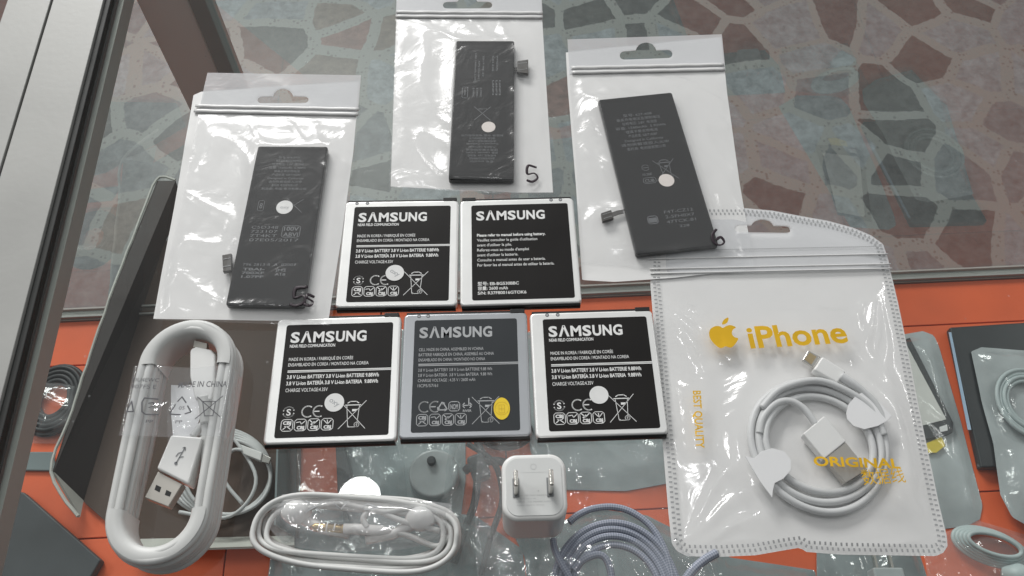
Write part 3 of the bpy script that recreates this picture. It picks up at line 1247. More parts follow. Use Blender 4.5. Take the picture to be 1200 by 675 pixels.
def flex(t, px, z0, th, head, bmat='flex_grey'):
    """the little ribbon and connector that leave a slim battery's side"""
    pts = [in_frame(t, *p, t.location.z + .0016) for p in px]
    m = MB()
    pp = [Vector((x, y, .0016)) for x, y in pts]
    for a_, b_ in zip(pp[:-1], pp[1:]):
        d = (b_ - a_).normalized()
        n_ = Vector((-d.y, d.x, 0)) * .0011
        m.prism([tuple(a_ - n_)[:2], tuple(b_ - n_)[:2], tuple(b_ + n_)[:2], tuple(a_ + n_)[:2]], .0012, .0017)
    rb = m.build('flex_ribbon', bmat, t)
    hp = [in_frame(t, *p, t.location.z + .002) for p in head]
    m = MB()
    m.prism(hp, .0010, .0030)
    cn = m.build('flex_connector', 'flex_grey', t, bevel=.0003)
    cx_, cy_ = sum(p[0] for p in hp) / len(hp), sum(p[1] for p in hp) / len(hp)
    m = MB()
    for k in range(5):
        for j in (-1, 1):
            q_ = (Vector(hp[1]) - Vector(hp[0])) * (k / 4 - .5) * .65 + (Vector(hp[2]) - Vector(hp[1])) * j * .22
            m.prism(circ(cx_ + q_.x, cy_ + q_.y, .00024, n=8), .0030, .0032)
    m.build('contact_pins', 'ink_silver', cn)


def euro(cx, cy, w, h, sl=0, bump=1.0):
    """hang hole: a slot with a round bulge in the middle, in pixels"""
    pts = []
    r = h / 2
    for k in range(7):
        a_ = R(90 + 180 * k / 6)
        pts.append((cx - w / 2 + r + r * cos(a_), cy - r * sin(a_) + sl * (-w / 2)))
    for k in range(7):
        a_ = R(-90 + 180 * k / 6)
        pts.append((cx + w / 2 - r + r * cos(a_), cy - r * sin(a_) + sl * w / 2))
    for k in range(9):
        a_ = R(10 + 160 * k / 8)
        pts.append((cx + w * .2 * cos(a_), cy - r * .7 - bump * w * .17 * sin(a_)))
    return pts


# left pouch (5s)
Z1 = .0046
s1 = slim_battery([(300, 170), (382, 172), (358, 359), (267, 357)], 'slim black battery with off-white dot, under the clear pouch at upper left', Z1 + .0007, pr5s, None)
stickerdot(s1[0], 333.5, 243, .0039, .0036, 'sticker_white', 'oxy')
flex(s1[0], [(276, 345), (271, 318), (268, 300)], 0, 0, [(261, 300), (272, 298), (272, 318), (262, 320)])
pouch('milky zip pouch marked 5s in pen, leftmost of the three battery pouches',
      [(243, 85), (423, 88), (417, 160), (403, 270), (388, 381), (300, 379), (181, 375), (212, 240), (235, 120)],
      [(236, 108), (421, 96), (414, 180), (400, 280), (385, 377), (300, 376), (180, 374), (205, 240), (227, 112)],
      (228, 133), (420, 137), euro(332, 118, 60, 8), Z1, s1, None,
      [[[(360, 340), (348, 340), (346, 351), (356, 349), (359, 356), (348, 361), (341, 359)], [(348, 340), (362, 339)],
        [(369, 349), (362, 348), (361, 352), (367, 355), (364, 361), (357, 359)]]], 3.0)
# middle pouch (5)
Z2 = .0008
s2 = slim_battery([(531, 47), (603, 48), (602, 211), (529, 210)], 'slim black battery with pinkish dot, under the pouch marked with a bare 5', Z2 + .0007, pr5, None)
stickerdot(s2[0], 572.5, 149, .0035, .0036, 'sticker_pink')
flex(s2[0], [(601, 82), (608, 80), (616, 78)], 0, 0, [(606, 73), (619, 71), (619, 88), (606, 86)])
pouch('milky zip pouch marked 5 in pen, middle one at the top edge',
      [(465, -14), (634, -14), (641, 100), (649, 227), (600, 228), (540, 224), (456, 221), (461, 100)],
      [(466, -16), (633, -16), (640, 100), (648, 226), (600, 226), (540, 223), (458, 219), (462, 100)],
      (464, 22), (636, 23), euro(548, 7, 58, 8), Z2, s2, None,
      [[[(629, 195), (619, 195), (618, 204), (626, 202), (630, 207), (624, 212), (617, 211)]]], 11.0)
# right pouch (6)
Z3 = .0016
s3 = slim_battery([(702, 118), (790, 106), (839, 288), (745, 298)], 'slim black battery lying tilted, its flex connector out at the lower left', Z3 + .0007, pr6, None)
stickerdot(s3[0], 781, 211.5, .0038, .0036, 'sticker_pink')
flex(s3[0], [(733, 247), (724, 249), (716, 252)], 0, 0, [(704, 251), (716, 247), (719, 257), (706, 261)])
pouch('milky zip pouch marked 6 in pen, over the tilted battery, right of three',
      [(665, 46), (846, 40), (853, 110), (866, 210), (882, 311), (790, 315), (760, 314), (683, 309), (677, 220), (668, 100)],
      [(663, 62), (845, 44), (852, 110), (866, 212), (884, 316), (790, 326), (720, 331), (682, 329), (675, 220), (665, 100)],
      (670, 88), (849, 84), euro(757, 65, 62, 10, -.03), Z3, s3, None,
      [[[(839, 271), (834, 278), (836, 287), (843, 290), (848, 285), (844, 280), (838, 284)]]], 23.0)

# ------------------------------------------------------------------ the big stitched pouch with gold lettering and its cable
ZC = .0008
outl = [(762, 333), (763, 300), (768, 262), (790, 248), (830, 245), (871, 245), (905, 248), (936, 254), (970, 260), (999, 268), (1020, 277), (1034, 287), (1040, 305), (1052, 355), (1064, 412),
        (1076, 475), (1089, 538), (1100, 590), (1109, 628), (1110, 640), (1105, 648), (1096, 652), (1040, 651), (985, 650), (945, 647), (937, 642), (925, 644), (885, 651), (840, 653), (805, 652), (793, 646), (787, 637),
        (783, 600), (775, 500), (768, 410)]
W = [P(*p, ZC) for p in outl]
c0 = sum(W, Vector()) / len(W)
bigp = thing('stitched_pouch', 'large clear-fronted pouch with stitched edge and gold lettering over a white cable', 'pouch', (c0.x, c0.y, ZC))
ow = [(p.x - c0.x, p.y - c0.y) for p in W]
hc = [P(*p, ZC) for p in euro(893, 270, 66, 9, .01, .8)]
hc = [(p.x - c0.x, p.y - c0.y) for p in hc]
rc = P(957, 522, ZC)
rcx, rcy = rc.x - c0.x, rc.y - c0.y
RO = (P(1040, 522, .003) - P(874, 522, .003)).length / 2
cz = [P(*p, ZC) for p in ((762, 324), (1044, 318))]
cza, czb = [Vector((p.x - c0.x, p.y - c0.y)) for p in cz]
czd = (czb - cza).normalized()
czn = Vector((-czd.y, czd.x))
conn = P(968, 432, ZC)
conx, cony = conn.x - c0.x, conn.y - c0.y


CORN = []
for (qx, qy, dx_, dy_) in ((790, 640, .6, .8), (1098, 638, -.6, .8), (775, 345, .7, -.6), (1035, 335, -.7, -.6), (1066, 540, -1, .1)):
    q_ = P(qx, qy, ZC)
    CORN.append((q_.x - c0.x, q_.y - c0.y))


FLAT = []
for (xa_, ya_, xb_, yb_) in ((824, 372, 1000, 416), (805, 456, 826, 532)):
    a_, b_ = P(xa_, yb_, ZC), P(xb_, ya_, ZC)
    FLAT.append(((a_.x + b_.x) / 2 - c0.x, (a_.y + b_.y) / 2 - c0.y, (b_.x - a_.x) / 2, (b_.y - a_.y) / 2))


def zbig(x, y):
    d0 = nearest((x, y), ow)[1]
    e = smooth((d0 - .0022) / .012)
    u = (Vector((x, y)) - cza).dot(czn)
    r = math.hypot(x - rcx, y - rcy)
    lift = .0066 * (1 if r < RO + .005 else math.exp(-((r - RO - .005) / .010) ** 1.5))
    rr = math.hypot(x - conx, y - cony)
    lift = max(lift, .0058 * math.exp(-(max(0, rr - .006) / .009) ** 2))
    wr = wrinkle(x, y, 51, .0014, 26)
    k = smooth((-u) / .006)
    # pull folds running from each corner towards the coil
    fold = 0
    for (qx, qy) in CORN:
        vx, vy = rcx - qx, rcy - qy
        L_ = math.hypot(vx, vy)
        vx, vy = vx / L_, vy / L_
        s_ = (x - qx) * vx + (y - qy) * vy
        for sl, am in ((0.0, .0030), (.30, .0022), (-.32, .0020)):
            o_ = -(x - qx) * vy + (y - qy) * vx - sl * s_ + .0012 * sin(s_ * 160)
            if 0 < s_ < .05:
                fold += am * math.exp(-(o_ / (.0010 + s_ * .05)) ** 2) * math.sin(pi * min(1, s_ / .05))
    calm = 1.0
    for (bx, by, hx, hy) in FLAT:
        calm *= smooth((max(abs(x - bx) - hx, abs(y - by) - hy) + .001) / .007)
    wr *= calm
    fold *= calm
    lift = lift * calm + .0030 * (1 - calm)
    return .0009 + e * (k * (lift + (max(-.0005, wr)) * (1 - min(1, lift / .006) * .7) + fold * (1 - min(1, lift / .0075))) + .0006)


def zbb(x, y):
    return .0002 + wrinkle(x, y, 60, .0002, 18)


sheet(ow, zbb, .0014, [hc]).build('back_sheet', 'pouch_white', bigp, smooth=True)


def zhead(x, y):
    return zbig(x, y)


def clip2(poly, sgn):
    out = []
    n = len(poly)
    keep = lambda p: sgn * (Vector(p) - cza).dot(czn)
    for i in range(n):
        p, q_ = poly[i], poly[(i + 1) % n]
        a_, b_ = keep(p), keep(q_)
        if a_ >= 0:
            out.append(p)
        if (a_ >= 0) != (b_ >= 0):
            s_ = a_ / (a_ - b_)
            out.append((p[0] + (q_[0] - p[0]) * s_, p[1] + (q_[1] - p[1]) * s_))
    return out


sheet(clip2(ow, -1), zbig, .0011).build('front_film', 'film_clear', bigp, smooth=True)
sheet(clip2(ow, 1), zhead, .0014, [hc]).build('header', 'film_header', bigp, smooth=True)
for off in (.0006, .0030, .0085):
    m = MB()
    m.tube([((cza + (czb - cza) * k / 40 + czn * off).x, (cza + (czb - cza) * k / 40 + czn * off).y, .0016) for k in range(41)], .0004, 6)
    m.build('zip_ridge', 'zip_white', bigp, smooth=True)


# stitched border: two rows of small grey dashes set in from the edge
def inset_path(d):
    pts = []
    n = len(ow)
    A = sum(ow[i][0] * ow[(i + 1) % n][1] - ow[(i + 1) % n][0] * ow[i][1] for i in range(n))
    sg = 1 if A > 0 else -1
    for i in range(n):
        p0, p1, p2 = Vector(ow[i - 1]), Vector(ow[i]), Vector(ow[(i + 1) % n])
        t_ = ((p1 - p0).normalized() + (p2 - p1).normalized()).normalized()
        pts.append(p1 + Vector((-t_.y, t_.x)) * sg * d)
    return pts


m = MB()
for row, d in enumerate((.0017, .0036)):
    ip = inset_path(d)
    n = len(ip)
    acc, step = 0.0, .00205
    nxt = step * .5
    for i in range(n):
        a_, b_ = ip[i], ip[(i + 1) % n]
        L_ = (b_ - a_).length
        while nxt <= acc + L_:
            q_ = a_ + (b_ - a_) * ((nxt - acc) / L_)
            t_ = (b_ - a_).normalized()
            nn = Vector((-t_.y, t_.x))
            hl_, hw_ = .00036, .00062
            cs = [q_ - t_ * hl_ - nn * hw_, q_ + t_ * hl_ - nn * hw_, q_ + t_ * hl_ + nn * hw_, q_ - t_ * hl_ + nn * hw_]
            m.add([(c_.x, c_.y, max(zbig(c_.x, c_.y), .001) + .00025) for c_ in cs], [(0, 1, 2, 3)])
            nxt += step
        acc += L_
pbr('stitch_grey', (.36, .365, .37), .5)
# stitch row under the hang hole
for k in range(118):
    q_ = cza + (czb - cza) * (k + .5) / 120 + czn * .0125
    if inside((q_.x, q_.y), ow):
        m.add([(q_.x + a_, q_.y + b_, .0021) for a_, b_ in ((-.0003, -.0003), (.0003, -.0003), (.0003, .0003), (-.0003, .0003))], [(0, 1, 2, 3)])
m.build('stitching', 'stitch_grey', bigp)


# gold lettering, laid on the film
def film_text(s, p0, p1, cap_px, bold, name, mat='gold', shear=0):
    """text whose baseline runs from pixel p0 to p1"""
    z_ = ZC + .003
    A, B_ = P(*p0, z_), P(*p1, z_)
    A = Vector((A.x - c0.x, A.y - c0.y))
    B_ = Vector((B_.x - c0.x, B_.y - c0.y))
    d = (B_ - A)
    n_ = Vector((-d.y, d.x)).normalized()
    caph = (P(p0[0], p0[1] - cap_px, z_) - P(*p0, z_)).length
    vs, fs = glyphs(s, bold, shear)
    xa, xb = min(p[0] for p in vs), max(p[0] for p in vs)
    mm = MB()
    pts = []
    for x, y in vs:
        q_ = A + d * ((x - xa) / (xb - xa)) + n_ * (y / .727 * caph)
        pts.append((q_.x, q_.y, zbig(q_.x, q_.y) + .0005))
    mm.add(pts, fs)
    return mm


mm = film_text('iPhone', (878, 410), (993, 403), 25, .026, 'gold')
mm.build('gold_wordmark', 'gold', bigp)
mm = film_text('ORIGINAL', (949, 551), (1049, 554), 11, .03, 'gold')
m2 = film_text('数据线', (1006, 572), (1055, 569), 14, .0, 'gold')
mm.add(m2.v, m2.f)
mm.build('gold_lettering', 'gold', bigp)
# BEST QUALITY runs down the left side
z_ = ZC + .003
A, B_ = P(811, 460, z_), P(815, 527, z_)
vs, fs = glyphs('BEST QUALITY', .02)
xa, xb = min(p[0] for p in vs), max(p[0] for p in vs)
mm = MB()
pts = []
for x, y in vs:
    q_ = A + (B_ - A) * ((x - xa) / (xb - xa)) + Vector((y / .727 * .0034, 0, 0))
    pts.append((q_.x - c0.x, q_.y - c0.y, zbig(q_.x - c0.x, q_.y - c0.y) + .0005))
mm.add(pts, fs)
mm.build('gold_lettering', 'gold', bigp)
# fruit mark: bitten outline and leaf
ap = [(.50, .80), (.44, .86), (.34, .89), (.22, .86), (.12, .76), (.08, .60), (.10, .42), (.18, .24), (.28, .10), (.36, .05), (.44, .07), (.50, .10), (.57, .07), (.65, .04), (.74, .10), (.83, .22), (.90, .36), (.80, .42), (.745, .52), (.75, .63), (.80, .72),
      (.88, .78), (.80, .86), (.70, .89), (.60, .86)]
lf = [(.50, .93), (.52, 1.04), (.60, 1.14), (.70, 1.18), (.69, 1.07), (.62, .96)]
o_ = P(829, 413, z_)
sx_ = (P(870, 413, z_) - o_).length
sy_ = (P(829, 377, z_) - o_).length / 1.18
mm = MB()
for poly in (ap, lf):
    pl = spline([Vector((a_, b_, 0)) for a_, b_ in poly], 3, True)
    mm.add([(o_.x - c0.x + p.x * sx_, o_.y - c0.y + p.y * sy_ + p.x * .0012, zbig(o_.x - c0.x + p.x * sx_, o_.y - c0.y + p.y * sy_) + .0006) for p in pl], [tuple(range(len(pl)))])
mm.build('gold_fruit_mark', 'gold', bigp)

# cable coiled inside
zc_ = ZC + .0009
cab = thing('charging_cable', 'white charging cable coiled in the stitched pouch, held by two white tabs', 'cable', (rc.x, rc.y, zc_))


def C(px, py, z):
    p = P(px, py, zc_ + z)
    return Vector((p.x - rc.x, p.y - rc.y, z))


m = MB()
for i, (ra, ry, z, ph) in enumerate(((RO - .0015, 1.03, .0016, 0), (RO - .0046, 1.03, .0018, .1), (RO - .0078, 1.0, .0021, .2))):
    pts = []
    for k in range(90):
        a_ = 2 * pi * k / 90
        wob = 1 + .018 * sin(2 * a_ + ph * 9) + .012 * sin(3 * a_ + i * 2.1)
        pts.append((ra * wob * cos(a_), ra * ry * wob * sin(a_) * .985, z + .0006 * sin(2 * a_ + i)))
    m.tube(pts, .00150, 12, closed=True)
# lead to the big plug and lead to the small connector
m.tube(spline([C(890, 508, .003), C(894, 490, .0034), C(908, 474, .0036), C(925, 470, .0036), C(942, 479, .0036), C(956, 497, .0036)], 10), .00150, 12)
m.tube(spline([C(893, 478, .0036), C(915, 456, .0042), C(955, 446, .0044), C(990, 457, .0044), C(1020, 478, .0040), C(1036, 510, .003)], 10), .0015, 12)
m.tube(spline([C(1036, 492, .0038), C(1025, 472, .0044), C(1008, 456, .0046), C(985, 441, .0044)], 10), lambda t_: .0015 + .0005 * smooth((t_ - .55) / .3), 12)
m.build('cord', 'cable_grey', cab, smooth=True)


def pprism(px, z0, z1, C_=C):
    return MB().prism([tuple(C_(*p, z1))[:2] for p in px], z0, z1)


pl = pprism([(941, 508), (966, 487), (992, 517), (966, 538)], .0008, .0052).build('plug', 'white_plastic', cab, bevel=.0006, seg=3)
pprism([(967, 537), (991, 518), (1017, 550), (991, 566)], .0012, .0048).build('plug_shell', 'shell_metal', pl, bevel=.0003)
cn = pprism([(953, 433), (964, 417), (992, 435), (982, 449)], .0010, .0055).build('small_connector', 'white_plastic', cab, bevel=.0009, seg=3)
pprism([(940, 422), (947, 410), (962, 418), (954, 431)], .0024, .0040).build('connector_tip', 'steel', cn, bevel=.0005)
pprism([(943, 421), (949, 413), (957, 418), (951, 427)], .0040, .0042).build('contact_plate', 'brass', cn)
t1 = [(992, 484), (995, 473), (1003, 464), (1014, 458), (1022, 463), (1033, 474), (1045, 487), (1040, 493), (1029, 499), (1013, 503), (1000, 499), (993, 491)]
pprism(t1, .0048, .0053).build('paper_tab', 'card_white', cab, bevel=.0001)
t2 = [(873, 534), (884, 537), (892, 529), (905, 525), (919, 529), (927, 539), (927, 551), (918, 561), (908, 566), (906, 574), (905, 583), (890, 563)]
pprism(t2, .0048, .0053).build('paper_tab', 'card_white', cab, bevel=.0001)

# ------------------------------------------------------------------ wall charger, prongs up
ct, HT = P(626, 570, .028), .028
cw = (P(664, 571, HT) - P(588, 571, HT)).length
ch_ = (P(626, 609, HT) - P(626, 531, HT)).length
charger = thing('wall_charger', 'white cube wall charger standing on the glass with two prongs up', 'charger', (ct.x, ct.y, 0), R(1.5))
m = MB()
m.prism(rrect(cw, ch_, cw * .24, 10), .0003, HT)
m.build('body', 'white_plastic', charger, bevel=.0016, seg=4)
m = MB()
m.prism(rrect(cw * .87, ch_ * .87, cw * .19, 10), HT - .0004, HT + .00025)
pt = m.build('face_plate', 'white_plate', charger, bevel=.0002)
pr = Print(-cw * .435, ch_ * .435, cw * .87, ch_ * .87, HT + .0003)
for i in range(4):
    pr.text(['Input: 100-240V~50/60Hz 0.15A', 'Output: 5V = 1A', 'LISTED  I.T.E. POWER SUPPLY', 'Assembled in China'][i], .18, .64 + i * .055, [.86, .52, .82, .66][i], .665 + i * .055)
pr.line([(.24, .26), (.76, .26)], .00008)
pr.arc(.5, .16, .05, 0, 360, .00012)
pr.disc(.57, .58, .014)
pbr('ink_faint', (.55, .56, .55), .5)
pr.build('ink_faint', pt)
for px in (604.5, 644.5):
    pb = P(px, 571.5, HT)
    d = pb - ct
    m = MB()
    m.box(d.x - .00075, d.x + .00075, d.y - .0030, d.y + .0030, HT, HT + .0125)
    m.build('prong', 'steel', charger, bevel=.0005)
    m = MB()
    m.box(d.x - .0012, d.x + .0012, d.y - .0035, d.y + .0035, HT + .0001, HT + .0006)
    m.build('prong_slot', 'ink_dim', charger)

# ------------------------------------------------------------------ stacked USB cable in its wrapper
ua, ub = P(222, 428, .012), P(189, 604, .012)
ux = (ub - ua).to_2d()
ul = ux.length
ud = ux / ul
un = Vector((-ud.y, ud.x))
umid = (ua + ub) / 2
usb = thing('coiled_cable', 'white flat-coiled phone cable in a printed clear wrapper standing at left', 'cable', (umid.x, umid.y, 0))
ROU = .0198


def stad(rr, off=0, n=22, dl=0.0, z=0):
    pts = []
    a0 = ua.to_2d() - umid.to_2d()
    b0 = ub.to_2d() - umid.to_2d()
    for k in range(n + 1):
        a_ = pi * k / n
        q_ = b0 + ud * (dl + rr * sin(a_)) + un * rr * cos(a_)
        pts.append((q_.x, q_.y, z))
    for k in range(1, 8):
        q_ = (b0 - un * rr).lerp(a0 - un * rr, k / 8)
        q_ = q_ + un * off * sin(pi * k / 8)
        pts.append((q_.x, q_.y, z))
    for k in range(n + 1):
        a_ = pi * k / n
        q_ = a0 - ud * (dl + rr * sin(a_)) - un * rr * cos(a_)
        pts.append((q_.x, q_.y, z))
    for k in range(1, 8):
        q_ = (a0 + un * rr).lerp(b0 + un * rr, k / 8)
        q_ = q_ - un * off * sin(pi * k / 8)
        pts.append((q_.x, q_.y, z))
    return pts


m = MB()
for j in range(5):
    for i in range(2):
        rr = ROU - .0017 - i * .0033
        pts = stad(rr + random.uniform(-.0003, .0003), random.uniform(-.0003, .0007), dl=random.uniform(-.0003, .0003), z=.0018 + j * .0034)
        m.tube([(p[0], p[1], p[2] + .0004 * sin(k * .37 + j + i)) for k, p in enumerate(pts)], .00165, 10, closed=True)
m.build('cord', 'cable_white', usb, smooth=True)
# smooth white plastic collars round both ends
for base, sg in ((ub, 1), (ua, -1)):
    b0 = base.to_2d() - umid.to_2d()
    m = MB()
    prof = [(ROU - .0071, .0006), (ROU - .0071, .0158), (ROU - .0062, .0171), (ROU - .0030, .0175), (ROU - .0014, .0171)]
    n = 26
    vs = []
    for k in range(n + 1):
        a_ = pi * (k / n) * 1.06 - .03 * pi
        for (rr, z) in prof:
            q_ = b0 + sg * (ud * rr * sin(a_) + un * rr * cos(a_))
            vs.append((q_.x, q_.y, z))
    L_ = len(prof)
    m.add(vs, [(k * L_ + i, k * L_ + i + 1, (k + 1) * L_ + i + 1, (k + 1) * L_ + i) for k in range(n) for i in range(L_ - 1)])
    m.build('end_collar', 'cable_white', usb, smooth=True)


def U(px, py, z):
    p = P(px, py, z)
    return Vector((p.x - umid.x, p.y - umid.y, z))


up_ = pprism([(200, 509), (238, 512), (221, 568), (183, 549)], .0045, .0125, U).build('usb_plug', 'white_plastic', usb, bevel=.0010, seg=3)
sh = pprism([(185, 552), (214, 567), (197, 594), (169, 583)], .0062, .0108, U).build('plug_shell', 'shell_metal', up_, bevel=.0004)
m = pprism([(183, 568), (189, 571), (187, 577), (181, 574)], .0108, .01085, U)
m.build('shell_hole', 'black_plastic', up_)
pprism([(195, 574), (201, 577), (199, 582), (193, 580)], .0108, .01085, U).build('shell_hole', 'black_plastic', up_)
# trident mark on the plug
m = MB()


def uline(a_, b_, t_=.0004, z=.0127):
    A, B_ = U(*a_, z), U(*b_, z)
    d = (B_ - A).normalized()
    n_ = Vector((-d.y, d.x, 0)) * t_ / 2
    m.add([A - n_, B_ - n_, B_ + n_, A + n_], [(0, 1, 2, 3)])


uline((217, 524), (206, 543))
uline((213, 530), (209, 531))
uline((209, 531), (206, 535))
uline((210, 536), (215, 535))
uline((217, 524), (214, 525))
uline((217, 524), (217, 528))
m.prism([tuple(U(206 + cos(a_ * .785) * 2, 543 + sin(a_ * .785) * 2, .0127))[:2] for a_ in range(8)][::-1], .01265, .0127)
m.build('usb_mark', 'ink_dim', up_)
mp = pprism([(222, 409), (229, 405), (247, 409), (252, 415), (251, 455), (248, 470), (228, 468), (222, 440)], .0075, .0135, U).build('micro_plug', 'white_plastic', usb, bevel=.0012, seg=3)
pprism([(227, 398), (243, 402), (242, 411), (226, 407)], .0092, .0118, U).build('plug_tip', 'shell_metal', mp, bevel=.0003)
m = MB()
m.tube(spline([U(240, 466, .0115), U(241, 480, .0112), U(241, 497, .0108)], 6), lambda t_: .0030 - .0009 * t_, 12)
m.build('strain_relief', 'cable_white', mp, smooth=True)
m = MB()
m.tube(spline([U(241, 495, .0105), U(241, 530, .009), U(238, 565, .007), U(232, 590, .005)], 8), .0017, 10)
m.tube(spline([U(226, 512, .009), U(240, 498, .008), U(250, 520, .007), U(247, 570, .006), U(240, 600, .005)], 8), .0017, 10)
m.build('cord_tail', 'cable_white', usb, smooth=True)
pi_ = [(196, 446), (237, 446), (234, 480), (224, 508), (200, 512), (196, 480)]
sheet([tuple(U(*p, .0115))[:2] for p in pi_], lambda x, y: .0070 + wrinkle(x, y, 13, .0016, 60), .0008).build('paper_insert', 'card_white', usb, smooth=True)
# printed clear wrapper
wq = [(158, 431), (188, 430), (225, 432), (262, 431), (278, 433), (275, 455), (268, 490), (262, 514), (225, 512), (190, 513), (140, 512), (146, 480)]
wo = [tuple(U(*p, .0172))[:2] for p in wq]


def zwrap(x, y):
    q_ = Vector((x, y))
    s_ = q_.dot(un)
    return .0190 - .0010 * math.exp(-(s_ / .008) ** 2) + .0005 * noise.noise(Vector((x * 90, y * 60, 4))) - .0115 * smooth((abs(s_) - ROU + .0002) / .0030)


wrp = sheet(wo, zwrap, .0010).build('wrapper', 'film_wrap', usb, smooth=True)
m = MB()


def wtext(s, p0, p1, cap, bold=.0):
    A, B_ = U(*p0, .0177), U(*p1, .0177)
    vs, fs = glyphs(s, bold)
    xa, xb = min(p[0] for p in vs), max(p[0] for p in vs)
    d = (B_ - A).to_2d()
    n_ = Vector((-d.y, d.x)).normalized()
    pts = []
    for x, y in vs:
        q_ = A.to_2d() + d * ((x - xa) / (xb - xa)) + n_ * (y / .727 * cap)
        pts.append((q_.x, q_.y, zwrap(q_.x, q_.y) + .0003))
    m.add(pts, fs)


wtext('MADE IN CHINA', (209, 455), (267, 455), .0026, .01)
wtext('DU4EWC', (157, 449), (187, 449), .0018)
wtext('907FS E', (155, 457), (184, 457), .0018)
wtext('05', (210, 481), (217, 481), .0015)
wtext('PP', (206, 497), (214, 497), .0014)
wtext('PP', (172, 497), (180, 497), .0014)


def wl(pts, t_=.00055):
    q_ = [U(*p, .0177) for p in pts]
    for A, B_ in zip(q_[:-1], q_[1:]):
        d = (B_ - A).normalized()
        n_ = Vector((-d.y, d.x, 0)) * t_ / 2
        m.add([(c_.x, c_.y, zwrap(c_.x, c_.y) + .0003) for c_ in (A - n_ - d * .0002, B_ - n_ + d * .0002, B_ + n_ + d * .0002, A + n_ - d * .0002)], [(0, 1, 2, 3)])


wl([(200, 485), (206, 475)])
wl([(209, 471), (214, 466), (219, 473)])
wl([(221, 477), (225, 484), (218, 486)])
wl([(212, 487), (200, 486)])
wl([(186, 469), (171, 468), (168, 473), (168, 484), (172, 487), (186, 487)])
wl([(176, 479), (182, 477), (181, 473), (176, 474)], .0004)
wl([(150, 484), (156, 472), (158, 484), (150, 484)])
wl([(233, 467), (259, 490)], .0004)
wl([(262, 466), (230, 492)], .0004)
wl([(239, 473), (241, 489), (251, 489), (254, 472), (238, 472)], .0004)
m.build('printing', 'ink_grey', wrp)
# crumpled inner fold of the wrapper hanging inside the loop
iq = [(200, 452), (232, 452), (234, 500), (220, 528), (196, 532), (196, 490)]
io = [tuple(U(*p, .0100))[:2] for p in iq]
sheet(io, lambda x, y: .0095 + wrinkle(x, y, 77, .0026, 95), .0007).build('wrapper_fold', 'film_bag', usb, smooth=True)

# ------------------------------------------------------------------ earphones in a bag, lower left
ea, eb = P(343, 616, .006), P(498, 626, .006)
em = (ea + eb) / 2
ear = thing('bagged_earphones', 'white earphones coiled flat in a crinkled clear sleeve near the bottom edge', 'earphones', (em.x, em.y, 0))
exd = (eb - ea).to_2d().normalized()
eyd = Vector((-exd.y, exd.x))
RE = .0142
m = MB()
eL = (eb - ea).length / 2
for i in range(9):
    rr = RE - .0011 - (i % 4) * .0012 + random.uniform(-.0008, .0006)
    z = .0015 + (i // 2) * .0019 + random.uniform(-.0003, .0003)
    sx_ = random.uniform(-.002, .002) - .0010
    sy_ = -.0004 * i + random.uniform(-.0008, .0008) + .0014
    q_ = []
    for k in range(72):
        a_ = 2 * pi * k / 72
        c_, s_ = cos(a_), sin(a_)
        ex_ = (abs(c_) ** .55) * (1 if c_ > 0 else -1)
        ey_ = (abs(s_) ** .80) * (1 if s_ > 0 else -1)
        x = ex_ * (eL + rr) + sx_
        y = ey_ * rr + sy_ + .0006 * sin(a_ * 3 + i)
        q_.append(exd * x + eyd * y)
    m.tube([(p.x, p.y, z + .0005 * sin(k * .3 + i)) for k, p in enumerate(q_)], .00108, 10, closed=True)
m.build('cord', 'cable_white', ear, smooth=True)


def E_(px, py, z):
    p = P(px, py, z)
    return Vector((p.x - em.x, p.y - em.y, z))


m = MB()
m.tube([E_(403, 620, .006), E_(418, 620, .006), E_(446, 622, .006), E_(458, 623, .006)], lambda t_: .0021 if t_ < .8 else .0014, 14)
m.build('plug_grip', 'white_plastic', ear, smooth=True)
m = MB()
m.tube([E_(364, 617, .006), E_(369, 617.5, .006), E_(403, 620, .006)], lambda t_: .0008 if t_ < .2 else .00175, 14)
jk = m.build('jack', 'brass', ear, smooth=True)
m = MB()
for px in (374, 383, 392):
    m.tube([E_(px, 618 + (px - 374) * .05, .006), E_(px + 1.6, 618.1 + (px - 374) * .05, .006)], .00182, 14)
m.build('jack_rings', 'card_white', jk, smooth=True)
for (px, py, sx) in ((345, 602, 1), (497, 608, -1)):
    m = MB()
    c_ = E_(px, py, .0052)
    pts, rs = [], []
    for k in range(9):
        t_ = k / 8
        pts.append(c_ + Vector((sx * .011 * (t_ - .4), .0004 * sx * t_, .0015 * sin(t_ * 3))))
    m.tube(pts, lambda t_:   .0012 + .0038 * math.sin(pi * min(.98, max(.03, t_ * .95 + .02))) ** .8, 16)
    eb_ = m.build('earbud', 'white_plastic', ear, smooth=True)
    m = MB()
    m.tube([c_ + Vector((sx * .002, -.001, .0)), c_ + Vector((sx * .012, -.006, .0)), c_ + Vector((sx * .022, -.008, -.001))], lambda t_: .0024 - .0008 * t_, 12)
    m.build('earbud_stem', 'white_plastic', eb_, smooth=True)
m = MB()
m.tube(spline([E_(430, 618, .0075), E_(426, 606, .008), E_(440, 598, .008), E_(470, 610, .008), E_(515, 622, .007)], 8), .0011, 10)
m.tube(spline([E_(360, 596, .008), E_(400, 590, .0085), E_(450, 600, .0085), E_(490, 590, .008)], 8), .0011, 10)
m.tube(spline([E_(458, 623, .006), E_(480, 628, .006), E_(512, 640, .006), E_(530, 625, .006)], 8), .0011, 10)
m.build('cord_tail', 'cable_white', ear, smooth=True)
sq = [(329, 577), (400, 577), (460, 582), (528, 588), (531, 604), (528, 622), (518, 634), (470, 642), (420, 645), (370, 643), (330, 637), (312, 615), (316, 594)]
so = [tuple(E_(*p, .010))[:2] for p in sq]


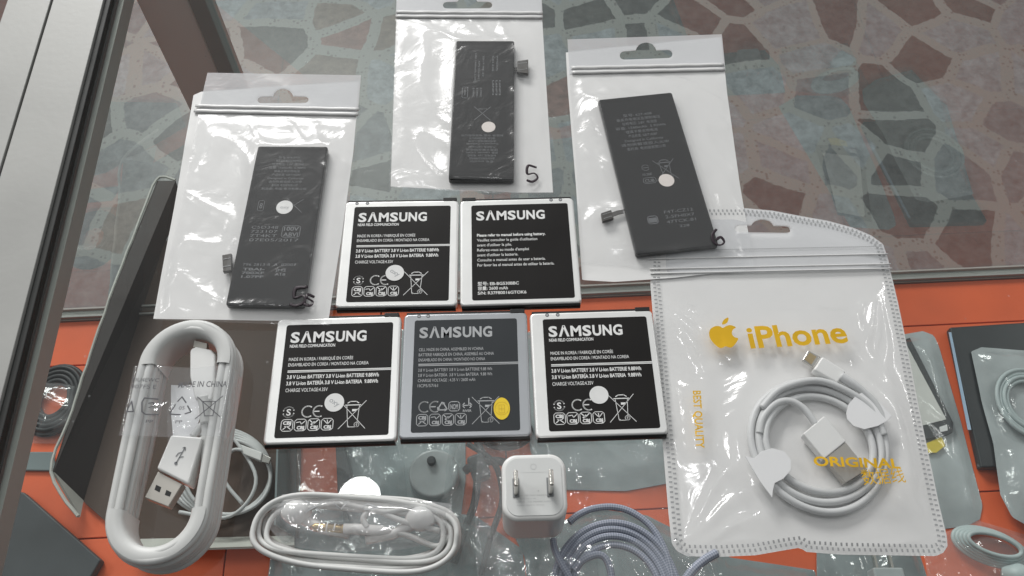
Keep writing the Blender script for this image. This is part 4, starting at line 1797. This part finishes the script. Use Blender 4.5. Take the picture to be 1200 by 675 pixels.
def zsl(x, y):
    e = smooth(nearest((x, y), so)[1] / .006)
    return .0072 + .0040 * e + wrinkle(x, y, 91, .0052, 26) * (.25 + e)


slv = sheet(so, zsl, .0008).build('clear_sleeve', 'film_sleeve', ear, smooth=True)
m = MB()


def el(pts, t_=.0005):
    q_ = [E_(*p, .011) for p in pts]
    for A, B_ in zip(q_[:-1], q_[1:]):
        d = (B_ - A).normalized()
        n_ = Vector((-d.y, d.x, 0)) * t_ / 2
        m.add([(c_.x, c_.y, zsl(c_.x, c_.y) + .0004) for c_ in (A - n_, B_ - n_, B_ + n_, A + n_)], [(0, 1, 2, 3)])


el([(358, 586), (377, 601)])
el([(379, 588), (358, 601)])
el([(393, 592), (401, 600), (409, 588)])
el([(425, 597), (431, 591), (445, 597), (428, 599)])
m.build('printing', 'ink_silver', slv)

# ------------------------------------------------------------------ braided cable in a clear bag, bottom centre
bc = P(720, 665, .0)
brd = thing('braided_cable', 'blue grey braided cable coil lying in a clear bag beside the charger', 'cable', (bc.x, bc.y, 0))


def D_(px, py, z):
    p = P(px, py, z)
    return Vector((p.x - bc.x, p.y - bc.y, z))


m = MB()
uvs = []
cen = D_(722, 695, .003)
for (ra, rb, z) in ((73, 76, .0032), (66, 69, .0030), (59, 61, .0034), (51, 52, .0030)):
    pts = []
    k0 = (P(800, 690, 0) - P(722, 690, 0)).length / 78
    for k in range(71):
        a_ = R(-60) + R(300) * k / 70
        pts.append((cen.x + ra * k0 * cos(a_), cen.y + rb * k0 * 1.06 * sin(a_), z + .0005 * sin(a_ * 3 + ra)))
    m.tube(pts, .00135, 12, uvs=uvs)
m.tube(spline([D_(667, 612, .0016), D_(678, 603, .0016), D_(695, 596, .0016), D_(718, 594, .0018), D_(740, 600, .0022), D_(762, 616, .0028), D_(777, 640, .003), D_(786, 668, .003), D_(790, 700, .003)], 12), .00135, 12, uvs=uvs)
m.tube(spline([D_(648, 632, .002), D_(651, 646, .003), D_(660, 664, .0055), D_(676, 690, .006)], 12), .00135, 12, uvs=uvs)
m.tube(spline([D_(672, 668, .004), D_(684, 656, .0045), D_(700, 650, .0045), D_(710, 655, .0045), D_(716, 672, .004), D_(716, 690, .003)], 12), .0014, 12, uvs=uvs)
m.build('cord', 'braid', brd, smooth=True, uvs=uvs, usc=(12, 1500))
bq = [(560, 512), (680, 508), (792, 506), (800, 560), (808, 640), (838, 655), (850, 720), (640, 725), (560, 700), (556, 600)]
bo = [P(*p, .0) for p in bq]
bg = thing('clear_bag', 'crinkled clear plastic bag around the braided cable, tucked under the batteries', 'bag', (bc.x, bc.y, 0.0))
bo = [(p.x - bc.x, p.y - bc.y) for p in bo]


def zbag(x, y):
    e = smooth(nearest((x, y), bo)[1] / .008)
    up2 = .0046 * math.exp(-((math.hypot(x - cen.x, y - cen.y) - .012) / .022) ** 2) if y < .012 else 0
    low = 1 if y < .014 else .25
    inc = sd_rect(x + bc.x, y + bc.y, ct.x, ct.y, R(1.5), cw / 2, ch_ / 2)
    fl_ = smooth((inc - .001) / .006)
    return .00012 + e * fl_ * (max(0, wrinkle(x, y, 31, .0011, 70)) * low + (up2 + .0014 * low if y < .03 else 0) * smooth((.022 - y) / .02))


sheet(bo, zbag, .0011).build('bag_film', 'film_bag', bg, smooth=True)

# purple-blue braided end peeping out below the big pouch
m = MB()
uvs = []
q0 = P(815, 662, 0)
o2 = thing('braided_cord_end', 'short dark blue braided cord end below the stitched pouch', 'cable', (q0.x, q0.y, 0))
f2 = lambda a_, b_, z: P(a_, b_, z) - q0
m.tube(spline([f2(800, 684, .002), f2(812, 668, .0022), f2(826, 656, .0022), f2(840, 648, .0006 + .0012)], 8), .0017, 12, uvs=uvs)
m.build('cord', 'braid', o2, smooth=True, uvs=uvs, usc=(12, 1500))

# ------------------------------------------------------------------ things on the shelf below the glass
S1 = SH + .0005


def S(px, py, dz=0.0):
    return P(px, py, S1 + dz)


# long cardboard tray lined in brown
q0 = S(240, 480)
tray = thing('cardboard_tray', 'dark brown cardboard tray with worn white rim, below the glass at left', 'tray', tuple(q0))


def V_(px, py, dz):
    p = S(px, py, dz)
    return (p.x - q0.x, p.y - q0.y, dz)


flo = [(230, 235), (360, 235), (350, 630), (150, 634), (97, 587), (147, 420), (190, 290)]
m = MB()
m.prism([V_(*p, .002)[:2] for p in flo][::-1], .0005, .003)
m.build('tray_base', 'tray_floor', tray)
hgt = .034
m = MB()
m.poly([V_(97, 587, .003), V_(147, 420, .003), V_(190, 290, .003), V_(215, 240, .003), V_(205, 212, hgt), V_(185, 212, hgt), V_(133, 340, hgt), V_(106, 420, hgt), V_(62, 553, hgt)])
m.build('tray_wall', 'tray_brown', tray, solid=.002)
m = MB()
m.poly([V_(97, 587, .003), V_(62, 553, hgt), V_(93, 606, .012)])
m.build('tray_wall', 'tray_rim', tray, solid=.002)
m = MB()
rim = [(205, 211), (183, 211), (160, 268), (133, 338), (106, 415), (84, 482), (60, 553), (92, 605)]
pts = [V_(*p, hgt) for p in rim]
pts = [(p[0] + random.uniform(-.0006, .0006), p[1], p[2]) for p in spline([Vector(p) for p in pts], 5)]
m.tube(pts, .0015, 6)
m.build('tray_rim', 'tray_rim', tray)
m = MB()
m.poly([V_(350, 235, .003), V_(345, 628, .003), V_(322, 615, .03), V_(335, 235, .03)])
m.build('tray_wall', 'grey_board', tray, solid=.002)
m = MB()
m.poly([V_(150, 633, .003), V_(345, 629, .003), V_(345, 640, .018), V_(158, 646, .018)])
m.build('tray_wall', 'tray_rim', tray, solid=.002)

q1 = S(265, 545, .003)
cw2 = thing('thin_white_cable', 'thin white cable with a small plug, coiled inside the brown tray', 'cable', tuple(q1))
m = MB()
T2 = lambda a_, b_, z: S(a_, b_, .003 + z) - q1
for i in range(5):
    cx_, cy_, rx, ry = 255 + i * 3, 553 + i * 1.5, 62 - i * 3, 54 - i * 2
    pts = [T2(cx_ + rx * cos(a_ / 50 * 2 * pi), cy_ + ry * sin(a_ / 50 * 2 * pi) * (1 if sin(a_) > 9 else .95), .003 + i * .0035 + .002 * sin(a_ * .4 + i)) for a_ in range(50)]
    m.tube(pts, .0017, 8, closed=True)
m.tube(spline([T2(300, 536, .02), T2(286, 528, .02), T2(270, 530, .018), T2(262, 560, .015), T2(284, 590, .012)], 8), .0017, 8)
m.tube(spline([T2(264, 500, .018), T2(300, 560, .02), T2(270, 605, .02), T2(210, 600, .018)], 8), .0017, 8)
m.build('cord', 'cable_grey', cw2, smooth=True)
m = MB()
m.prism([tuple(T2(*p, .022))[:2] for p in ((282, 521), (286, 533), (306, 541), (308, 531))], .018, .024)
pg = m.build('plug', 'white_plastic', cw2, bevel=.001)
m = MB()
m.prism([tuple(T2(*p, .022))[:2] for p in ((308, 532), (306, 541), (315, 543), (318, 536))], .019, .022)
m.build('plug_tip', 'steel', pg, bevel=.0004)


def slab(name, label, cat, px, h0, h1, mat, group=None, bevel=.0015):
    c_ = sum((S(*p) for p in px), Vector()) / len(px)
    m = MB()
    m.prism([((S(*p, h1).x - c_.x), (S(*p, h1).y - c_.y)) for p in px], h0, h1)
    o = m.build(name, mat, None, bevel=bevel)
    o.location = c_
    tagm(o, label, cat, group)
    return o


slab('dark_folder', 'dark grey flat folder lying on the shelf in the lower left corner', 'folder', [(-40, 560), (28, 577), (118, 656), (92, 700), (-60, 720)], .0002, .010, 'slab_dark')
slab('grey_strip', 'short grey board strip beside the tray corner at far left', 'board', [(12, 529), (62, 529), (66, 552), (10, 551)], .0002, .003, 'grey_board')
# coiled black lead seen at far left
q2 = S(66, 470)
bcd = thing('black_coiled_lead', 'coiled black lead in a clear bag by the left rail, under the glass', 'cable', tuple(q2))
m = MB()
for i in range(9):
    rr = .014 + .0036 * (i % 5) + .001 * (i // 5)
    m.tube([(rr * cos(a_ * pi / 20), rr * 1.25 * sin(a_ * pi / 20), .003 + .004 * (i // 5)) for a_ in range(40)], .0022, 8, closed=True)
m.build('cord', 'cord_black', bcd, smooth=True)
q3 = [(28, 432), (100, 440), (104, 515), (30, 515)]


def shelf_bag(name, label, px, mat, h, seed, amp=.006, res=.0028, group='packed accessories on the shelf', base=None, lift=0.0):
    c_ = sum((S(*p) for p in px), Vector()) / len(px)
    pl_ = [S(*p, h) for p in px]
    o_ = [(p.x - c_.x, p.y - c_.y) for p in pl_]
    c_.z += lift
    t = thing(name, label, 'bag', tuple(c_), 0, group)

    def zf(x, y):
        e = smooth(nearest((x, y), o_)[1] / .018)
        return .001 + h * e + wrinkle(x, y, seed, amp, 24) * (.2 + e)

    if base:
        sheet(o_, lambda x, y: .0007 + .0004 * noise.noise(Vector((x * 30, y * 30, 2))), res).build('bag_back', base, t, smooth=True)
    sheet(o_, zf, res).build('bag_film', mat, t, smooth=True)
    return t, c_


SG = 'packed accessories on the shelf under the glass'
shelf_bag('accessory_bag', 'clear bag round the coiled black lead by the left rail', q3, 'film_shelf', .012, 4)
shelf_bag('accessory_bag', 'pale grey bag on the shelf right under the grey battery', [(400, 385), (545, 380), (545, 560), (540, 600), (455, 596), (400, 590), (392, 530)], 'film_shelf', .008, 7, base='bag_pale')  # hidden upper part added to grey the rear pane's reflection
shelf_bag('accessory_bag', 'grey-green bag on the shelf under the bagged earphones', [(318, 596), (420, 588), (556, 600), (612, 640), (660, 1000), (60, 1000), (300, 740), (312, 660)], 'film_shelf', .012, 9, base='bag_grey')  # near part out of view, added to cut orange bounce on the charger
shelf_bag('accessory_bag', 'grey bag on the shelf around the charger foot', [(600, 585), (650, 600), (700, 640), (730, 1000), (650, 1000), (615, 650), (590, 600)], 'film_shelf', .010, 12, base='bag_grey')  # runs on out of view as an added block to the orange bounce
shelf_bag('accessory_bag', 'brownish grey bag on the shelf behind the charger and the braided coil', [(600, 385), (790, 380), (800, 560), (735, 572), (640, 570), (622, 525)], 'film_shelf', .010, 15, base='bag_pale')  # extended unseen under the batteries, also to grey the pane's reflection
shelf_bag('accessory_bag', 'grey bag on the shelf inside the braided coil', [(650, 610), (700, 592), (760, 600), (860, 650), (960, 665), (1000, 1000), (690, 1000)], 'film_shelf', .012, 18, base='bag_grey')  # its unseen near end is added to hold back orange bounce
slab('blue_card_box', 'dark blue narrow card box standing left of the pale grey bag', 'box', [(392, 500), (398, 500), (410, 548), (416, 590), (396, 592)], .0002, .02, 'slab_dark')
shelf_bag('accessory_bag', 'hazy clear bag lying over the orange board between tray and pale grey bag', [(325, 495), (470, 505), (475, 580), (395, 620), (330, 600)], 'film_shelf', .020, 41, lift=.004)
shelf_bag('accessory_bag', 'hazy clear bag over the black lead left of the charger', [(520, 490), (625, 500), (640, 600), (620, 690), (530, 690), (505, 600)], 'film_shelf', .022, 43, lift=.008)
# round white adaptor lid with a black nub
q4 = S(510, 562)
rd_ = thing('round_adaptor', 'round pale grey adaptor with a small dark nub, under the glass by the earphones', 'adaptor', tuple(q4))
m = MB()
m.prism(circ(0, 0, .0225, n=36), .0003, .020)
m.build('body', 'bag_pale', rd_, bevel=.003, seg=3)
m = MB()
m.prism(circ(-.002, .010, .004, n=20), .0201, .026)
m.build('nub', 'slab_dark', rd_, bevel=.001)
# black leads between the adaptor and the charger
q5 = S(575, 560)
bl = thing('black_lead', 'tangled black lead on the shelf left of the charger', 'cable', tuple(q5))
m = MB()
Q5 = lambda a_, b_, z: S(a_, b_, z) - q5
m.tube(spline([Q5(556, 510, .01), Q5(565, 535, .014), Q5(560, 560, .012), Q5(556, 590, .01), Q5(545, 620, .008), Q5(532, 660, .006)], 8), .0035, 8)
m.tube(spline([Q5(548, 520, .012), Q5(575, 538, .016), Q5(586, 560, .014), Q5(588, 590, .01), Q5(575, 630, .008), Q5(560, 690, .006)], 8), .0028, 8)
m.tube(spline([Q5(545, 552, .012), Q5(555, 545, .016), Q5(580, 540, .014), Q5(600, 545, .012)], 8), .004, 8)
m.build('cord', 'cord_black', bl, smooth=True)
m = MB()
m.prism([tuple(Q5(*p, .02))[:2] for p in ((546, 535), (566, 528), (576, 555), (556, 566))], .006, .02)
m.build('plug', 'slab_dark', bl, bevel=.003)
q6 = S(592, 508)
rg = thing('dark_ring', 'dark purple cable ring peeping out below the grey battery', 'cable', tuple(q6))
m = MB()
for i in range(2):
    m.tube([((.024 - .004 * i) * cos(a_ * pi / 24), (.016 - .003 * i) * sin(a_ * pi / 24), .004 + .003 * i) for a_ in range(48)], .0026, 8, closed=True)
m.build('cord', 'cord_black', rg, smooth=True)

# dark phone box, digitizer pouch, cable pouches at right
q7 = S(1160, 450)
pb = thing('phone_box', 'dark flat phone box with a painted pale blue highlight along its edge on the orange shelf', 'box', tuple(q7))
Q7 = lambda a_, b_, z: tuple(S(a_, b_, z) - q7)
m = MB()
m.prism([Q7(*p, .010)[:2] for p in ((1113, 383), (1206, 377), (1250, 545), (1150, 548), (1128, 450))], .0003, .010)
m.build('box_body', 'phone_black', pb, bevel=.002)
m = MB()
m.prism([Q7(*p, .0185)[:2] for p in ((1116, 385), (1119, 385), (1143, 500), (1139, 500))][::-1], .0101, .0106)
m.build('edge_highlight', 'highlight_blue', pb)  # light caught on the box edge, painted as a pale blue strip
_, c_ = shelf_bag('accessory_bag', 'clear rounded pouch holding a white touch panel, right of the stitched pouch', [(1040, 392), (1085, 384), (1098, 389), (1104, 402), (1130, 490), (1156, 590), (1153, 606), (1138, 614), (1090, 620), (1050, 600)], 'film_clear', .008, 21, .0025, .003, base='bag_pale')
q8 = S(1080, 450, .003)
dg_ = thing('touch_panel', 'white touch panel with black frame inside a clear pouch on the shelf', 'touch panel', tuple(q8))
Q8 = lambda a_, b_: tuple((S(a_, b_, .005) - q8))[:2]
m = MB()
m.prism([Q8(*p) for p in ((1030, 410), (1066, 396), (1117, 496), (1116, 507), (1108, 511), (1060, 520))][::-1], .0003, .0030)
m.build('panel_frame', 'phone_black', dg_, bevel=.0006)
m = MB()
m.prism([Q8(*p) for p in ((1030, 412), (1060, 402), (1108, 492), (1062, 504))][::-1], .0031, .0036)
m.build('panel_glass', 'digit_white', dg_)
m = MB()
m.prism([Q8(*p) for p in ((1100, 501), (1109, 498), (1110, 505), (1101, 507))][::-1], .0031, .0034)
m.build('panel_mark', 'ink_white', dg_)
m = MB()
m.prism([Q8(*p) for p in ((1084, 520), (1104, 511), (1108, 522), (1098, 530), (1086, 530))][::-1], .0003, .0012)
m.build('yellow_tape', 'tape_yellow', dg_)
shelf_bag('accessory_bag', 'clear stitched pouch of aqua cable at the right edge under the glass', [(1138, 412), (1150, 407), (1215, 412), (1290, 560), (1290, 640), (1220, 625), (1186, 606), (1172, 580), (1164, 520), (1150, 470)], 'film_clear', .012, 25, .003, .003, base='bag_pale', lift=.0115)
q9 = S(1205, 475, .013)
aq = thing('aqua_cable', 'pale aqua cable coil inside the pouch at the right edge', 'cable', tuple(q9))
m = MB()
for i in range(4):
    rr = .021 + .0033 * i
    m.tube([(rr * cos(a_ * pi / 24), rr * 1.1 * sin(a_ * pi / 24), .004 + .0015 * (i % 2)) for a_ in range(48)], .0019, 8, closed=True)
m.build('cord', 'cord_aqua', aq, smooth=True)
shelf_bag('accessory_bag', 'grey bag of earphones in the lower right corner under the glass', [(1085, 632), (1150, 606), (1215, 626), (1240, 730), (1120, 730), (1095, 690)], 'film_shelf', .010, 28, .004, .004)
q10 = S(1158, 642, .002)
ep = thing('aqua_earphones', 'pale aqua earphones coiled in the grey bag at lower right', 'earphones', tuple(q10))
m = MB()
for i in range(5):
    a0, b0 = .030 - .0022 * i, .0155 - .0016 * i
    m.tube([(a0 * cos(a_ * pi / 24), b0 * sin(a_ * pi / 24) - a0 * cos(a_ * pi / 24) * .25, .003 + .0022 * i) for a_ in range(48)], .0020, 8, closed=True)
m.build('cord', 'cord_aqua', ep, smooth=True)
m = MB()
m.tube([(.002, -.022, .006), (.014, -.026, .010), (.030, -.024, .007)], lambda t_: .004 + .007 * sin(pi * min(.97, t_ + .03)), 12)
m.build('earbud', 'cord_aqua', ep, smooth=True)
shelf_bag('accessory_bag', 'grey bag on the shelf just below the stitched pouch', [(960, 632), (1075, 628), (1096, 690), (1090, 730), (960, 730)], 'film_shelf', .008, 33, base='bag_grey')
q11 = S(1030, 665, .012)
pk = thing('two_pin_plug', 'pale two-pin plug lying in the grey bag below the stitched pouch', 'plug', tuple(q11))
m = MB()
m.box(-.012, .014, -.022, -.003, .0, .016)
m.build('body', 'bag_pale', pk, bevel=.002)
for x in (-.007, .006):
    m = MB()
    m.box(x, x + .002, -.003, .012, .006, .011)
    m.build('pin', 'steel', pk)

# ------------------------------------------------------------------ light
W_ = bpy.data.worlds.new('World')
SC.world = W_
W_.use_nodes = True
nt = W_.node_tree
bg_ = nt.nodes['Background']
tc = N(nt, 'ShaderNodeTexCoord')
sp = N(nt, 'ShaderNodeSeparateXYZ')
nt.links.new(tc.outputs['Generated'], sp.inputs[0])
rp = N(nt, 'ShaderNodeValToRGB')
e = rp.color_ramp.elements
e[0].position, e[0].color = 0.0, (.035, .035, .035, 1)
e[1].position, e[1].color = 1.0, (.67, .69, .69, 1)
q = e.new(.25)
q.color = (.13, .135, .14, 1)
my = N(nt, 'ShaderNodeMath', operation='MULTIPLY_ADD')     # the room is darker behind the viewer than ahead
my.inputs[1].default_value = .5
my.inputs[2].default_value = .3
nt.links.new(sp.outputs['Y'], my.inputs[0])
mz = N(nt, 'ShaderNodeMath', operation='MULTIPLY_ADD')
mz.inputs[1].default_value = .55
nt.links.new(sp.outputs['Z'], mz.inputs[0])
nt.links.new(my.outputs[0], mz.inputs[2])
nt.links.new(mz.outputs[0], rp.inputs['Fac'])
nt.links.new(rp.outputs['Color'], bg_.inputs['Color'])
bg_.inputs['Strength'].default_value = .75


def lamp(name, pos, target, power, sx, sy=None, shape='RECTANGLE', col=(1, 1, 1)):
    ld = bpy.data.lights.new(name, 'AREA')
    ld.shape = shape
    ld.size = sx
    if sy:
        ld.size_y = sy
    ld.energy = power
    ld.color = col
    o = bpy.data.objects.new(name, ld)
    COL.objects.link(o)
    o.location = pos
    d = Vector(target) - Vector(pos)
    o.rotation_euler = d.to_track_quat('-Z', 'Y').to_euler()
    return o


lamp('shop_window_light', (-1.3, 3.3, 1.75), (0, .4, -.2), 125, 1.8, .9, col=(1, .99, .972))


def mirror_spot(px, py, h):
    d = P(px, py, 0) - cam.location
    s_ = (h + H) / H
    return Vector((d.x * s_, d.y * s_, h))


for (px, py, dia, pw) in ((421, 583, .118, 2.4), (459, 667, .062, 1.2)):
    p = mirror_spot(px, py, 2.0)
    lamp('ceiling_and_fill_lamp', p, (p.x, p.y, 0), pw, dia, shape='DISK')
lamp('ceiling_and_fill_lamp', (-2.6, 1.1, 1.9), (0, .3, 0), 14, .9, .12, col=(1, .99, .97))  # unseen side fill, added for sparkle on the films
lamp('ceiling_and_fill_lamp', (2.7, 1.6, 1.9), (0, .3, 0), 10, .9, .12, col=(1, .99, .97))  # second added side fill, placed so the glass does not mirror it

SC.view_settings.view_transform = 'Standard'
SC.view_settings.look = 'None'
SC.view_settings.exposure = -.18
SC.view_settings.gamma = 1
SC.cycles.transparent_max_bounces = 32
SC.cycles.max_bounces = 10
SC.cycles.sample_clamp_indirect = 6
SC.cycles.use_denoising = True
SC.render.resolution_x, SC.render.resolution_y = 1024, 576
